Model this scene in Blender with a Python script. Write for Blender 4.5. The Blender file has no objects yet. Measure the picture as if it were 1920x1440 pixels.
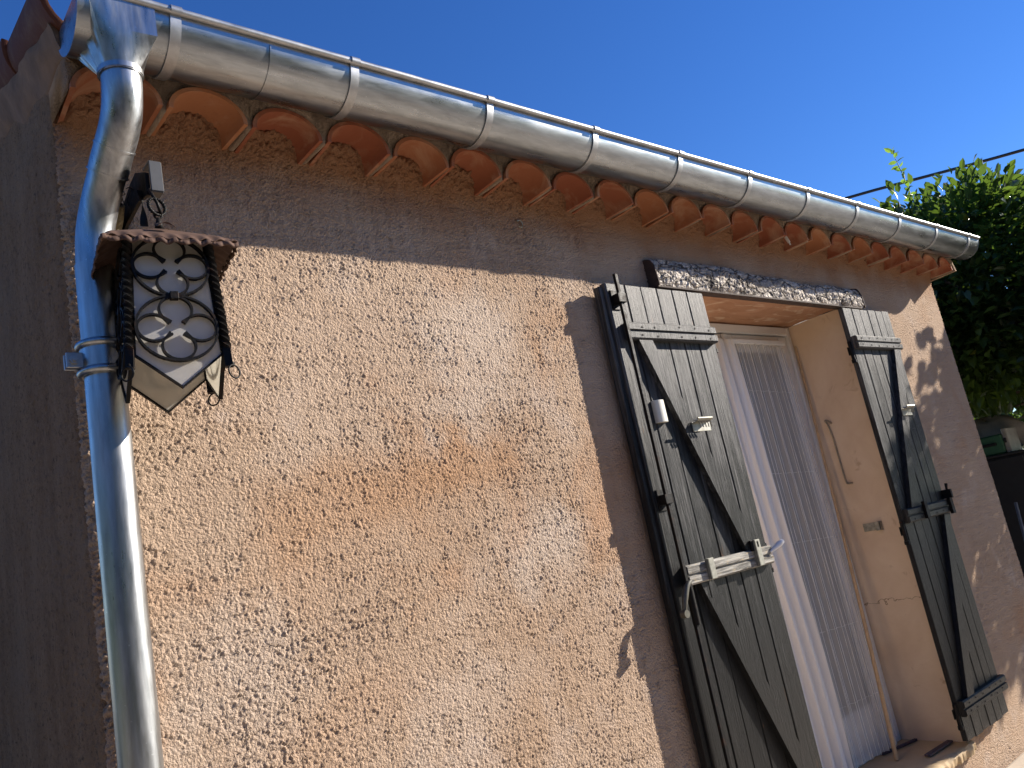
import bpy, bmesh, math, random
import numpy as np
from mathutils import Vector, Matrix, Euler

random.seed(7)
rng = np.random.default_rng(11)
SC = bpy.context.scene
COL = SC.collection
PI = math.pi

# ------------------------------------------------------------------ camera, sky, sun, exposure
cam_d = bpy.data.cameras.new("camera")
cam_d.sensor_width = 36.0
cam_d.lens = 29.054
cam_d.clip_start = 0.05
cam_d.clip_end = 500
cam = bpy.data.objects.new("camera", cam_d)
COL.objects.link(cam)
_right = Vector((0.75279219, -0.62983825, -0.19133138))
_up = Vector((0.00881992, -0.28098591, 0.95967136))
_back = Vector((-0.65819915, -0.72412064, -0.20596888))
mw = Matrix(((_right.x, _up.x, _back.x), (_right.y, _up.y, _back.y), (_right.z, _up.z, _back.z))).to_4x4()
mw.translation = Vector((-0.46, -1.85, 1.36))
cam.matrix_world = mw
SC.camera = cam

SUN_DIR = Vector((2.55, -1.0, 1.22)).normalized()
SUN_ELEV = math.asin(SUN_DIR.z)
SUN_ROT = math.atan2(SUN_DIR.x, SUN_DIR.y)
world = bpy.data.worlds.new("World")
SC.world = world
world.use_nodes = True
wn = world.node_tree
sky = wn.nodes.new("ShaderNodeTexSky")
sky.sky_type = 'NISHITA'
sky.sun_disc = False
sky.sun_elevation = SUN_ELEV
sky.sun_rotation = SUN_ROT
sky.altitude = 300
sky.air_density = 1.0
sky.dust_density = 0.0
sky.ozone_density = 5.0
bgn = wn.nodes["Background"]
bgn.inputs[1].default_value = 0.082
hs = wn.nodes.new("ShaderNodeHueSaturation")       # photo's vivid colour rendition of the whole sky
hs.inputs["Saturation"].default_value = 1.19
hs.inputs["Hue"].default_value = 0.514
wn.links.new(sky.outputs[0], hs.inputs["Color"])
wn.links.new(hs.outputs[0], bgn.inputs[0])

sun_d = bpy.data.lights.new("sun", 'SUN')
sun_d.energy = 5.0
sun_d.angle = math.radians(0.5)
sun_d.color = (1.0, 0.915, 0.80)
sun = bpy.data.objects.new("sun", sun_d)
COL.objects.link(sun)
sun.rotation_euler = SUN_DIR.to_track_quat('Z', 'Y').to_euler()
sun.location = (10, -5, 8)

SC.view_settings.view_transform = 'Standard'
SC.view_settings.look = 'None'
SC.view_settings.gamma = 1.0
SC.view_settings.use_curve_mapping = False
SC.view_settings.exposure = 1.05


# ------------------------------------------------------------------ mesh helpers
class MB:
    """collects shapes for one mesh object"""
    def __init__(s):
        s.v = []; s.f = []

    def add(s, vs, fs, m=None):
        o = len(s.v)
        if m is not None:
            vs = [m @ Vector(v) for v in vs]
        s.v += [tuple(v) for v in vs]
        s.f += [tuple(i + o for i in f) for f in fs]
        return s

    def box(s, x0, x1, y0, y1, z0, z1, bev=0.0, m=None):
        if bev <= 0:
            vs = [(x, y, z) for x in (x0, x1) for y in (y0, y1) for z in (z0, z1)]
            fs = [(0, 1, 3, 2), (4, 6, 7, 5), (0, 4, 5, 1), (2, 3, 7, 6), (0, 2, 6, 4), (1, 5, 7, 3)]
            return s.add(vs, fs, m)
        bm = bmesh.new()
        bmesh.ops.create_cube(bm, size=1.0)
        for v in bm.verts:
            v.co = Vector(((x0 + x1) / 2 + v.co.x * (x1 - x0), (y0 + y1) / 2 + v.co.y * (y1 - y0), (z0 + z1) / 2 + v.co.z * (z1 - z0)))
        bmesh.ops.bevel(bm, geom=list(bm.edges), offset=bev, segments=1, affect='EDGES')
        bm.verts.index_update()
        s.add([v.co.copy() for v in bm.verts], [[v.index for v in f.verts] for f in bm.faces], m)
        bm.free()
        return s

    def prism(s, poly, axis, a, b, m=None):
        """extrude a 2-D polygon along an axis ('x': poly is (y,z); 'y': (x,z); 'z': (x,y))"""
        n = len(poly)
        def p(q, t):
            return {'x': (t, q[0], q[1]), 'y': (q[0], t, q[1]), 'z': (q[0], q[1], t)}[axis]
        vs = [p(q, a) for q in poly] + [p(q, b) for q in poly]
        fs = [(i, (i + 1) % n, n + (i + 1) % n, n + i) for i in range(n)]
        fs += [tuple(range(n - 1, -1, -1)), tuple(range(n, 2 * n))]
        return s.add(vs, fs, m)

    def tube(s, path, r, n=8, closed=False, caps=True, m=None):
        P = [Vector(p) for p in path]
        k = len(P)
        R = r if isinstance(r, (list, tuple)) else [r] * k
        T = []
        for i in range(k):
            if closed:
                t = P[(i + 1) % k] - P[i - 1]
            else:
                t = P[min(i + 1, k - 1)] - P[max(i - 1, 0)]
            T.append(t.normalized())
        ref = Vector((0, 0, 1)) if abs(T[0].z) < 0.9 else Vector((1, 0, 0))
        nrm = T[0].cross(ref).normalized()
        vs = []
        for i in range(k):
            nrm = (nrm - T[i] * nrm.dot(T[i])).normalized()
            b = T[i].cross(nrm)
            for j in range(n):
                a = 2 * PI * j / n
                vs.append(P[i] + (nrm * math.cos(a) + b * math.sin(a)) * R[i])
        fs = []
        for i in range(k if closed else k - 1):
            i2 = (i + 1) % k
            for j in range(n):
                j2 = (j + 1) % n
                fs.append((i * n + j, i * n + j2, i2 * n + j2, i2 * n + j))
        if caps and not closed:
            fs.append(tuple(range(n - 1, -1, -1)))
            fs.append(tuple((k - 1) * n + j for j in range(n)))
        return s.add(vs, fs, m)

    def strip(s, pts, w, d, y, closed=False, m=None):
        """flat iron strip in the xz plane at y: w wide in the plane, d deep"""
        k = len(pts)
        vs = []
        for i in range(k):
            if closed:
                a, b = pts[i - 1], pts[(i + 1) % k]
            else:
                a, b = pts[max(i - 1, 0)], pts[min(i + 1, k - 1)]
            tx, tz = b[0] - a[0], b[1] - a[1]
            l = math.hypot(tx, tz) or 1
            nx, nz = -tz / l * w / 2, tx / l * w / 2
            x, z = pts[i]
            vs += [(x + nx, y - d / 2, z + nz), (x - nx, y - d / 2, z - nz), (x - nx, y + d / 2, z - nz), (x + nx, y + d / 2, z + nz)]
        fs = []
        for i in range(k if closed else k - 1):
            i2 = (i + 1) % k
            for j in range(4):
                fs.append((i * 4 + j, i2 * 4 + j, i2 * 4 + (j + 1) % 4, i * 4 + (j + 1) % 4))
        if not closed:
            fs += [(0, 1, 2, 3), ((k - 1) * 4 + 3, (k - 1) * 4 + 2, (k - 1) * 4 + 1, (k - 1) * 4)]
        return s.add(vs, fs, m)

    def grid(s, nu, nv, fn, m=None):
        vs = [fn(i / nu, j / nv) for i in range(nu + 1) for j in range(nv + 1)]
        fs = [(i * (nv + 1) + j, (i + 1) * (nv + 1) + j, (i + 1) * (nv + 1) + j + 1, i * (nv + 1) + j + 1) for i in range(nu) for j in range(nv)]
        return s.add(vs, fs, m)

    def mesh(s, name, mat, smooth=None, off=None):
        me = bpy.data.meshes.new(name)
        vs = s.v if off is None else [(v[0] - off[0], v[1] - off[1], v[2] - off[2]) for v in s.v]
        me.from_pydata(vs, [], s.f)
        bm = bmesh.new(); bm.from_mesh(me)
        bmesh.ops.recalc_face_normals(bm, faces=bm.faces)
        bm.to_mesh(me); bm.free()
        if mat: me.materials.append(mat)
        if smooth is not None:
            me.polygons.foreach_set("use_smooth", [True] * len(me.polygons))
            if smooth < 180:
                me.set_sharp_from_angle(angle=math.radians(smooth))
        me.update()
        return me


def world_of(o):
    """world position of an unrotated object's origin"""
    p = Vector((0, 0, 0))
    while o is not None:
        p += o.location; o = o.parent
    return p


def thing(name, label, cat, loc=(0, 0, 0), group=None):
    o = bpy.data.objects.new(name, None)
    o.empty_display_size = 0.05
    COL.objects.link(o)
    o.location = loc
    o['label'] = label; o['category'] = cat
    if group: o['group'] = group
    return o


def part(name, mb, mat, parent, smooth=None, local=False, label=None, loc=None):
    """one mesh part; shapes are given in world coordinates unless local"""
    off = None
    if not local and parent is not None:
        off = world_of(parent)
    me = mb.mesh(name, mat, smooth, off)
    o = bpy.data.objects.new(name, me)
    COL.objects.link(o)
    o.parent = parent
    if loc: o.location = loc
    if label: o['label'] = label
    return o


def tag(o, label, cat, group=None):
    o['label'] = label; o['category'] = cat
    if group: o['group'] = group
    return o


def single(name, mb, mat, label, cat, loc, smooth=None, group=None):
    me = mb.mesh(name, mat, smooth, loc)
    o = bpy.data.objects.new(name, me)
    COL.objects.link(o); o.location = loc
    return tag(o, label, cat, group)


def np_mesh(name, V, F, mat, smooth=True):
    """fast mesh from numpy arrays, F of quads"""
    me = bpy.data.meshes.new(name)
    nv, nf, k = len(V), len(F), F.shape[1]
    me.vertices.add(nv); me.vertices.foreach_set("co", V.astype(np.float32).ravel())
    me.loops.add(nf * k); me.loops.foreach_set("vertex_index", F.astype(np.int32).ravel())
    me.polygons.add(nf)
    me.polygons.foreach_set("loop_start", np.arange(0, nf * k, k, dtype=np.int32))
    me.polygons.foreach_set("loop_total", np.full(nf, k, dtype=np.int32))
    me.polygons.foreach_set("use_smooth", np.full(nf, smooth))
    me.materials.append(mat)
    me.update(calc_edges=True)
    return me


def link(name, me, parent=None, loc=(0, 0, 0)):
    o = bpy.data.objects.new(name, me)
    COL.objects.link(o); o.parent = parent; o.location = loc
    return o


def catmull(pts, sub=6):
    P = [Vector(p) for p in pts]
    out = []
    for i in range(len(P) - 1):
        p0, p1, p2, p3 = P[max(i - 1, 0)], P[i], P[i + 1], P[min(i + 2, len(P) - 1)]
        for k in range(sub):
            t = k / sub
            out.append(0.5 * ((2 * p1) + (p2 - p0) * t + (2 * p0 - 5 * p1 + 4 * p2 - p3) * t * t + (3 * p1 - p0 - 3 * p2 + p3) * t ** 3))
    out.append(P[-1])
    return out


# ------------------------------------------------------------------ material helper
class Mat:
    def __init__(s, name, rough=0.6, metal=0.0, color=(0.5, 0.5, 0.5), spec=0.5):
        s.m = bpy.data.materials.new(name)
        s.m.use_nodes = True
        s.t = s.m.node_tree
        s.b = s.t.nodes["Principled BSDF"]
        s.b.inputs["Roughness"].default_value = rough
        s.b.inputs["Metallic"].default_value = metal
        s.b.inputs["Base Color"].default_value = (*color, 1)
        s.b.inputs["Specular IOR Level"].default_value = spec
        s.vec = None

    def n(s, t, **kw):
        nd = s.t.nodes.new(t)
        for k, v in kw.items(): setattr(nd, k, v)
        return nd

    def put(s, sock, val):
        if isinstance(val, bpy.types.NodeSocket): s.t.links.new(val, sock)
        elif isinstance(val, (tuple, list)) and len(val) == 3 and sock.type == 'RGBA': sock.default_value = (*val, 1)
        else: sock.default_value = val

    def coord(s, scale=(1, 1, 1), rnd=False):
        c = s.n("ShaderNodeTexCoord").outputs["Object"]
        if rnd:
            oi = s.n("ShaderNodeObjectInfo")
            mu = s.n("ShaderNodeMath", operation='MULTIPLY'); s.put(mu.inputs[0], oi.outputs["Random"]); mu.inputs[1].default_value = 37.0
            ad = s.n("ShaderNodeVectorMath", operation='ADD'); s.put(ad.inputs[0], c); s.put(ad.inputs[1], mu.outputs[0]); c = ad.outputs[0]
        mp = s.n("ShaderNodeMapping"); s.put(mp.inputs[0], c); mp.inputs["Scale"].default_value = scale
        return mp.outputs[0]

    def noise(s, vec, scale, detail=4, rough=0.6, dist=0.0):
        nd = s.n("ShaderNodeTexNoise")
        s.put(nd.inputs["Vector"], vec)
        nd.inputs["Scale"].default_value = scale; nd.inputs["Detail"].default_value = detail
        nd.inputs["Roughness"].default_value = rough; nd.inputs["Distortion"].default_value = dist
        return nd.outputs["Fac"]

    def voro(s, vec, scale, feature='F1', out="Distance"):
        nd = s.n("ShaderNodeTexVoronoi", feature=feature)
        s.put(nd.inputs["Vector"], vec); nd.inputs["Scale"].default_value = scale
        return nd.outputs[out]

    def rng(s, val, a, b, c=0.0, d=1.0):
        nd = s.n("ShaderNodeMapRange"); s.put(nd.inputs[0], val)
        for i, x in enumerate((a, b, c, d)): nd.inputs[i + 1].default_value = x
        return nd.outputs[0]

    def math(s, op, a, b=0.0):
        nd = s.n("ShaderNodeMath", operation=op); s.put(nd.inputs[0], a); s.put(nd.inputs[1], b)
        return nd.outputs[0]

    def mix(s, fac, a, b, mode='MIX'):
        nd = s.n("ShaderNodeMix", data_type='RGBA', blend_type=mode)
        s.put(nd.inputs[0], fac); s.put(nd.inputs[6], a); s.put(nd.inputs[7], b)
        return nd.outputs[2]

    def sep(s, vec):
        nd = s.n("ShaderNodeSeparateXYZ"); s.put(nd.inputs[0], vec)
        return nd.outputs

    def bump(s, h, strength, dist, prev=None):
        nd = s.n("ShaderNodeBump"); s.put(nd.inputs["Height"], h)
        nd.inputs["Strength"].default_value = strength; nd.inputs["Distance"].default_value = dist
        if prev is not None: s.put(nd.inputs["Normal"], prev)
        s.put(s.b.inputs["Normal"], nd.outputs[0])
        return nd.outputs[0]

    def col(s, c): s.put(s.b.inputs["Base Color"], c); return s
    def rough(s, c): s.put(s.b.inputs["Roughness"], c); return s


def m_stucco():
    m = Mat("rough_stucco", 0.95, spec=0.15)
    c = m.coord()
    big = m.noise(c, 1.3, 5, 0.6, 0.4)
    med = m.noise(c, 3.1, 5, 0.62, 0.3)
    col = m.mix(m.rng(big, 0.38, 0.62), (0.45, 0.32, 0.222), (0.515, 0.39, 0.29))
    col = m.mix(m.rng(med, 0.56, 0.72, 0, 0.75), col, (0.56, 0.46, 0.385))
    off = m.n("ShaderNodeVectorMath", operation='ADD'); m.put(off.inputs[0], c); off.inputs[1].default_value = (3.3, 0, 1.7)
    och = m.noise(off.outputs[0], 1.7, 5, 0.6, 0.5)
    col = m.mix(m.rng(och, 0.56, 0.70, 0, 0.75), col, (0.45, 0.255, 0.14))
    warp = m.math('MULTIPLY', m.math('SUBTRACT', m.noise(c, 3.0, 5, 0.65), 0.5), 0.9)
    xs, zs = m.math('ADD', m.sep(c)[0], warp), m.math('ADD', m.sep(c)[2], m.math('MULTIPLY', warp, 0.6))
    def stain(col, x0, z0, rx, rz, k, tint):
        dx = m.math('DIVIDE', m.math('SUBTRACT', xs, x0), rx); dz = m.math('DIVIDE', m.math('SUBTRACT', zs, z0), rz)
        d = m.math('SQRT', m.math('ADD', m.math('MULTIPLY', dx, dx), m.math('MULTIPLY', dz, dz)))
        return m.mix(m.rng(d, 0.25, 1.0, k, 0.0), col, tint)
    for x0, z0, rx, rz, k in ((0.75, 1.60, 0.40, 0.13, 0.8), (1.40, 2.03, 0.12, 0.13, 0.6), (0.45, 1.50, 0.22, 0.15, 0.5), (0.95, 1.66, 0.22, 0.12, 0.6), (0.55, 1.06, 0.25, 0.10, 0.4)):
        col = stain(col, x0, z0, rx * 1.25, rz * 1.3, k * 0.7, (0.43, 0.235, 0.115))
    for x0, z0, rx, rz, k in ((1.04, 2.02, 0.13, 0.22, 0.7), (0.25, 1.22, 0.20, 0.18, 0.6), (1.20, 1.36, 0.22, 0.12, 0.8), (1.05, 1.80, 0.12, 0.10, 0.5), (0.80, 1.05, 0.3, 0.10, 0.5)):
        col = stain(col, x0, z0, rx * 1.2, rz * 1.2, k * 0.75, (0.60, 0.51, 0.43))
    # rain-washed orange stain just below the tiles
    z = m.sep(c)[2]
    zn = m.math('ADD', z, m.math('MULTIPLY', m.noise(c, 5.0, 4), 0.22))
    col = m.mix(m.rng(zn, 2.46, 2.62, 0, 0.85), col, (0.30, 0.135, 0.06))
    fine = m.noise(c, 60, 3, 0.7)
    col = m.mix(m.rng(fine, 0.3, 0.75, 0.0, 0.25), col, (0.36, 0.24, 0.165))
    m.col(col)
    h = m.noise(c, 230, 5, 0.7)
    m.bump(m.math('ADD', m.math('MULTIPLY', h, 0.5), m.noise(c, 165, 2, 0.55, 0.3)), 1.0, 0.0085)
    return m.m


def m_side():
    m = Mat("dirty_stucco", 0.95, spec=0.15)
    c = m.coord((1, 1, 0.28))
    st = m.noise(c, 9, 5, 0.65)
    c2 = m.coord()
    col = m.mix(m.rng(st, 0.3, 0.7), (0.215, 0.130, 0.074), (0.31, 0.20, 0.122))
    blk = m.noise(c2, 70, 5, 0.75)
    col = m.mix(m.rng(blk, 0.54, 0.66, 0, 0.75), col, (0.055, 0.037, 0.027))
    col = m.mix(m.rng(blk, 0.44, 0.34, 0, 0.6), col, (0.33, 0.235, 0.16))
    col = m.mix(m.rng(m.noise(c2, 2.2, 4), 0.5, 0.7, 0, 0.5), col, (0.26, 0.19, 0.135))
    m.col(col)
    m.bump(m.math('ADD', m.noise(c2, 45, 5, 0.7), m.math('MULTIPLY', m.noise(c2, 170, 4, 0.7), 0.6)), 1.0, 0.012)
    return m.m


def m_plaster():
    m = Mat("smooth_render", 0.9, spec=0.2)
    c = m.coord()
    col = m.mix(m.rng(m.noise(c, 4, 5, 0.6, 0.5), 0.35, 0.68), (0.64, 0.48, 0.34), (0.74, 0.59, 0.44))
    col = m.mix(m.rng(m.noise(c, 11, 4, 0.7, 0.8), 0.62, 0.75, 0, 0.5), col, (0.33, 0.19, 0.11))
    # one hairline crack across the reveal
    v = m.sep(c)
    wob = m.math('MULTIPLY', m.noise(c, 14, 3), 0.10)
    d = m.math('ABSOLUTE', m.math('SUBTRACT', m.math('ADD', v[2], wob), 0.885))
    col = m.mix(m.rng(d, 0.0008, 0.0025, 0.75, 0.0), col, (0.16, 0.09, 0.05))
    m.col(col)
    h = m.math('ADD', m.noise(c, 7, 4, 0.6), m.math('MULTIPLY', m.noise(c, 140, 4), 0.16))
    m.bump(h, 0.5, 0.006)
    return m.m


def m_soffit():
    m = Mat("smeared_render", 0.85, spec=0.2)
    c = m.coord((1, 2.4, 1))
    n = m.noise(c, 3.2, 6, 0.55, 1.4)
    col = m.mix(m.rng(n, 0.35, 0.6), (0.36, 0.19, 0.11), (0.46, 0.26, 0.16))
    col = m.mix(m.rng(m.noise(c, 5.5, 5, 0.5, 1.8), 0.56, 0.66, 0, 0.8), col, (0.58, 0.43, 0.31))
    m.col(col); m.bump(n, 0.4, 0.008)
    return m.m


def m_mortar():
    m = Mat("rough_mortar", 0.95, spec=0.15)
    c = m.coord()
    col = m.mix(m.rng(m.noise(c, 14, 5), 0.35, 0.65), (0.27, 0.20, 0.145), (0.42, 0.31, 0.22))
    m.col(col)
    m.bump(m.math('ADD', m.noise(c, 40, 5, 0.7), m.noise(c, 160, 3)), 0.8, 0.008)
    return m.m


def m_terracotta(name="terracotta", dark=1.0):
    m = Mat(name, 0.8, spec=0.3)
    c = m.coord(rnd=True)
    oi = m.n("ShaderNodeObjectInfo").outputs["Random"]
    a = tuple(x * dark for x in (0.29, 0.092, 0.046)); b = tuple(x * dark for x in (0.42, 0.18, 0.082))
    base = m.mix(m.rng(oi, 0.35, 1.0), a, b)
    n1 = m.noise(c, 9, 5, 0.6, 0.8)
    col = m.mix(m.rng(n1, 0.48, 0.68, 0, 0.6), base, tuple(x * dark for x in (0.50, 0.31, 0.19)))
    col = m.mix(m.rng(m.noise(c, 24, 4, 0.7), 0.58, 0.75, 0, 0.5), col, tuple(x * dark for x in (0.25, 0.10, 0.05)))
    m.col(col)
    m.bump(m.noise(c, 90, 4, 0.65), 0.35, 0.003)
    return m.m


def m_zinc(name, rough=0.3, tint=(0.66, 0.68, 0.70), stretch=(1, 1, 1), wear_shade=0.12):
    m = Mat(name, rough, 1.0, tint)
    c = m.coord(stretch)
    n = m.noise(c, 18, 6, 0.62, 0.3)
    col = m.mix(m.rng(n, 0.35, 0.7), tint, tuple(x * 0.66 for x in tint))
    sp = m.noise(m.coord(), 150, 3, 0.7)
    col = m.mix(m.rng(sp, 0.66, 0.74, 0, 0.5), col, (0.80, 0.82, 0.84))
    m.col(col)
    m.rough(m.rng(m.noise(c, 11, 5, 0.65), 0.3, 0.7, rough - wear_shade * 0.6, rough + wear_shade))
    m.bump(m.noise(c, 7, 3, 0.5), 0.05, 0.01)
    return m.m


def m_iron(name="black_iron", rust=0.35):
    m = Mat(name, 0.55, 0.0, spec=0.16)
    c = m.coord()
    n = m.noise(c, 45, 5, 0.65)
    m.col(m.mix(m.rng(n, 0.55, 0.72, 0, rust), (0.007, 0.0065, 0.0065), (0.09, 0.036, 0.018)))
    m.rough(m.rng(n, 0.3, 0.7, 0.4, 0.7))
    m.bump(m.noise(c, 130, 4), 0.3, 0.002)
    return m.m


def m_rusty():
    m = Mat("rusty_sheet", 0.8, 0.0, spec=0.3)
    c = m.coord()
    n = m.noise(c, 22, 6, 0.65, 0.4)
    col = m.mix(m.rng(n, 0.35, 0.65), (0.060, 0.031, 0.021), (0.125, 0.073, 0.052))
    m.col(m.mix(m.rng(m.noise(c, 60, 4, 0.7), 0.6, 0.75, 0, 0.7), col, (0.05, 0.03, 0.025)))
    m.bump(n, 0.3, 0.003)
    return m.m


def m_milk():
    m = Mat("milky_glass", 0.16, color=(0.62, 0.6, 0.55))
    tr = m.n("ShaderNodeBsdfTranslucent"); tr.inputs[0].default_value = (0.8, 0.77, 0.7, 1)
    mx = m.n("ShaderNodeMixShader"); mx.inputs[0].default_value = 0.5
    m.t.links.new(m.b.outputs[0], mx.inputs[1]); m.t.links.new(tr.outputs[0], mx.inputs[2])
    m.t.links.new(mx.outputs[0], m.t.nodes["Material Output"].inputs[0])
    c = m.coord()
    m.col(m.mix(m.rng(m.noise(c, 12, 4, 0.5, 0.6), 0.35, 0.7), (0.60, 0.585, 0.55), (0.70, 0.69, 0.66)))
    return m.m


def m_wood_black():
    """old black paint weathered to grey along the grain; darker towards the bottom, with shade painted in"""
    m = Mat("weathered_black_paint", 0.5, spec=0.4)
    c = m.coord((26, 26, 1.1), rnd=True)
    g = m.noise(c, 3.2, 8, 0.72, 0.25)
    f = m.noise(m.coord((90, 90, 2.2), rnd=True), 3, 6, 0.7)
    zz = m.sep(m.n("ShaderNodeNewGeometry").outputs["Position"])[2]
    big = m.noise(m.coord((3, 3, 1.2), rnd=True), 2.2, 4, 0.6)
    wear_shade = m.math('ADD', m.rng(zz, 0.5, 2.2, -0.36, 0.04), m.math('MULTIPLY', m.math('SUBTRACT', big, 0.5), 0.35))  # patchy weathering plus shade put into the colour of the lower planks
    gw = m.math('ADD', m.math('SUBTRACT', m.math('ADD', m.math('MULTIPLY', g, 1.15), m.math('MULTIPLY', f, 0.75)), 0.45), wear_shade)
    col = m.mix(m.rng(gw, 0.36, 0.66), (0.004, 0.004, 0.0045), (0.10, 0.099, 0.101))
    raw = m.noise(m.coord((14, 14, 1.6), rnd=True), 2.4, 5, 0.6)
    col = m.mix(m.math('MULTIPLY', m.rng(raw, 0.69, 0.73), m.rng(f, 0.45, 0.6)), col, (0.36, 0.17, 0.06))
    m.col(col)
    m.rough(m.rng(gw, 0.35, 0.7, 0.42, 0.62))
    m.bump(m.math('ADD', m.math('MULTIPLY', g, 0.7), f), 0.9, 0.006)
    return m.m


def m_wood_bare():
    m = Mat("flaking_bare_wood", 0.75, spec=0.3)
    c = m.coord((2.0, 30, 30))
    g = m.noise(c, 3, 7, 0.7, 0.4)
    f = m.noise(m.coord((9, 40, 40)), 3, 5, 0.7)
    col = m.mix(m.rng(g, 0.4, 0.62), (0.10, 0.095, 0.085), (0.46, 0.44, 0.39))
    col = m.mix(m.rng(f, 0.58, 0.68, 0, 0.8), col, (0.55, 0.42, 0.22))
    m.col(col); m.bump(g, 0.9, 0.006)
    return m.m


def m_bark():
    m = Mat("lichened_bark", 0.9, spec=0.2)
    c = m.coord((0.5, 1, 1))
    n0 = m.noise(c, 22, 4, 0.6)
    ad = m.n("ShaderNodeVectorMath", operation='ADD'); m.put(ad.inputs[0], c)
    sc = m.math('MULTIPLY', n0, 0.035); m.put(ad.inputs[1], sc)
    v = m.voro(ad.outputs[0], 21, 'DISTANCE_TO_EDGE')
    v2 = m.voro(ad.outputs[0], 60, 'DISTANCE_TO_EDGE')
    plate = m.noise(c, 16, 5, 0.6)
    col = m.mix(m.rng(plate, 0.35, 0.62), (0.36, 0.31, 0.26), (0.66, 0.60, 0.53))
    col = m.mix(m.rng(v2, 0.0, 0.06, 0.5, 0), col, (0.12, 0.085, 0.06))
    col = m.mix(m.rng(v, 0.0, 0.09, 0.95, 0), col, (0.035, 0.027, 0.022))
    dk = m.noise(c, 9, 5, 0.65, 0.5)
    col = m.mix(m.rng(dk, 0.60, 0.66, 0, 0.9), col, (0.045, 0.038, 0.036))
    m.col(col)
    h = m.math('ADD', m.rng(v, 0, 0.2), m.math('MULTIPLY', m.rng(v2, 0, 0.2), 0.5))
    m.bump(h, 0.9, 0.008)
    return m.m


def m_plain(name, color, rough=0.5, metal=0.0, var=0.2, scale=20, bump=0.0, spec=0.5):
    m = Mat(name, rough, metal, color, spec)
    c = m.coord()
    m.col(m.mix(m.rng(m.noise(c, scale, 4, 0.6), 0.3, 0.7), tuple(x * (1 - var) for x in color), tuple(min(1, x * (1 + var)) for x in color)))
    if bump: m.bump(m.noise(c, scale * 4, 4), bump, 0.004)
    return m.m


def m_leaf(name, a, b, trans=(0.25, 0.42, 0.05), k=0.35, rough=0.38):
    m = Mat(name, rough, spec=0.5)
    geo = m.n("ShaderNodeNewGeometry")
    r = geo.outputs["Random Per Island"]
    col = m.mix(r, a, b)
    col = m.mix(m.rng(r, 0.955, 0.97), col, (0.20, 0.22, 0.03))
    m.col(col)
    tr = m.n("ShaderNodeBsdfTranslucent"); tr.inputs[0].default_value = (*trans, 1)
    mx = m.n("ShaderNodeMixShader"); mx.inputs[0].default_value = k
    m.t.links.new(m.b.outputs[0], mx.inputs[1]); m.t.links.new(tr.outputs[0], mx.inputs[2])
    m.t.links.new(mx.outputs[0], m.t.nodes["Material Output"].inputs[0])
    return m.m


def m_net(name, color, alpha, rough=0.7):
    m = Mat(name, rough, color=color, spec=0.2)
    tp = m.n("ShaderNodeBsdfTransparent")
    mx = m.n("ShaderNodeMixShader"); mx.inputs[0].default_value = alpha
    m.t.links.new(tp.outputs[0], mx.inputs[1]); m.t.links.new(m.b.outputs[0], mx.inputs[2])
    m.t.links.new(mx.outputs[0], m.t.nodes["Material Output"].inputs[0])
    return m.m


def m_glass():
    m = Mat("window_glass", 0.03)
    gl = m.n("ShaderNodeBsdfGlossy"); gl.inputs[1].default_value = 0.02
    tp = m.n("ShaderNodeBsdfTransparent"); tp.inputs[0].default_value = (0.93, 0.95, 0.95, 1)
    fr = m.n("ShaderNodeFresnel"); fr.inputs[0].default_value = 1.52
    mx = m.n("ShaderNodeMixShader")
    k = m.math('MULTIPLY', fr.outputs[0], 1.4)
    m.t.links.new(k, mx.inputs[0]); m.t.links.new(tp.outputs[0], mx.inputs[1]); m.t.links.new(gl.outputs[0], mx.inputs[2])
    m.t.links.new(mx.outputs[0], m.t.nodes["Material Output"].inputs[0])
    return m.m


STUCCO, SIDE, PLASTER, SOFFIT, MORTAR = m_stucco(), m_side(), m_plaster(), m_soffit(), m_mortar()
TERRA, TERRA_OLD = m_terracotta(), m_terracotta("old_terracotta", 0.32)
ZINC = m_zinc("gutter_zinc", 0.30, (0.42, 0.448, 0.475), (0.5, 3, 3))
ZINC_PIPE = m_zinc("pipe_zinc", 0.32, (0.47, 0.482, 0.49), (4, 4, 0.5), 0.14)
ZINC_DULL = m_zinc("bracket_zinc", 0.46, (0.52, 0.53, 0.54))
IRON, RUSTY, MILK = m_iron(), m_rusty(), m_milk()
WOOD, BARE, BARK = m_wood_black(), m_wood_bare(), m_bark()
ENDGRAIN = m_plain("dark_end_grain", (0.055, 0.035, 0.028), 0.85, var=0.35, scale=40, bump=0.5)
WHITE = m_plain("white_frame_paint", (0.76, 0.745, 0.72), 0.45, var=0.04, scale=6)
CREAM = m_plain("cream_plastic", (0.66, 0.65, 0.57), 0.4, var=0.04)
STEEL = m_plain("dull_galvanised", (0.33, 0.32, 0.27), 0.45, 0.5, var=0.25, scale=60)
BAMBOO = m_plain("bamboo", (0.50, 0.33, 0.18), 0.5, var=0.15, scale=30)
DARKWOOD = m_plain("dark_lath", (0.075, 0.05, 0.06), 0.7, var=0.3)
SILL_M = m_plain("sill_screed", (0.50, 0.36, 0.20), 0.8, var=0.16, scale=7, bump=0.3)
PAVE = m_plain("pale_paving", (0.52, 0.44, 0.345), 0.85, var=0.18, scale=5, bump=0.4)
GROUND_M = m_plain("ground_earth", (0.36, 0.31, 0.25), 0.95, var=0.2, scale=2, bump=0.4)
JOINT = m_plain("paving_joint", (0.40, 0.33, 0.25), 0.95)
BLACKC = m_plain("cable_black", (0.012, 0.012, 0.014), 0.5)
GLASS = m_glass()

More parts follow.
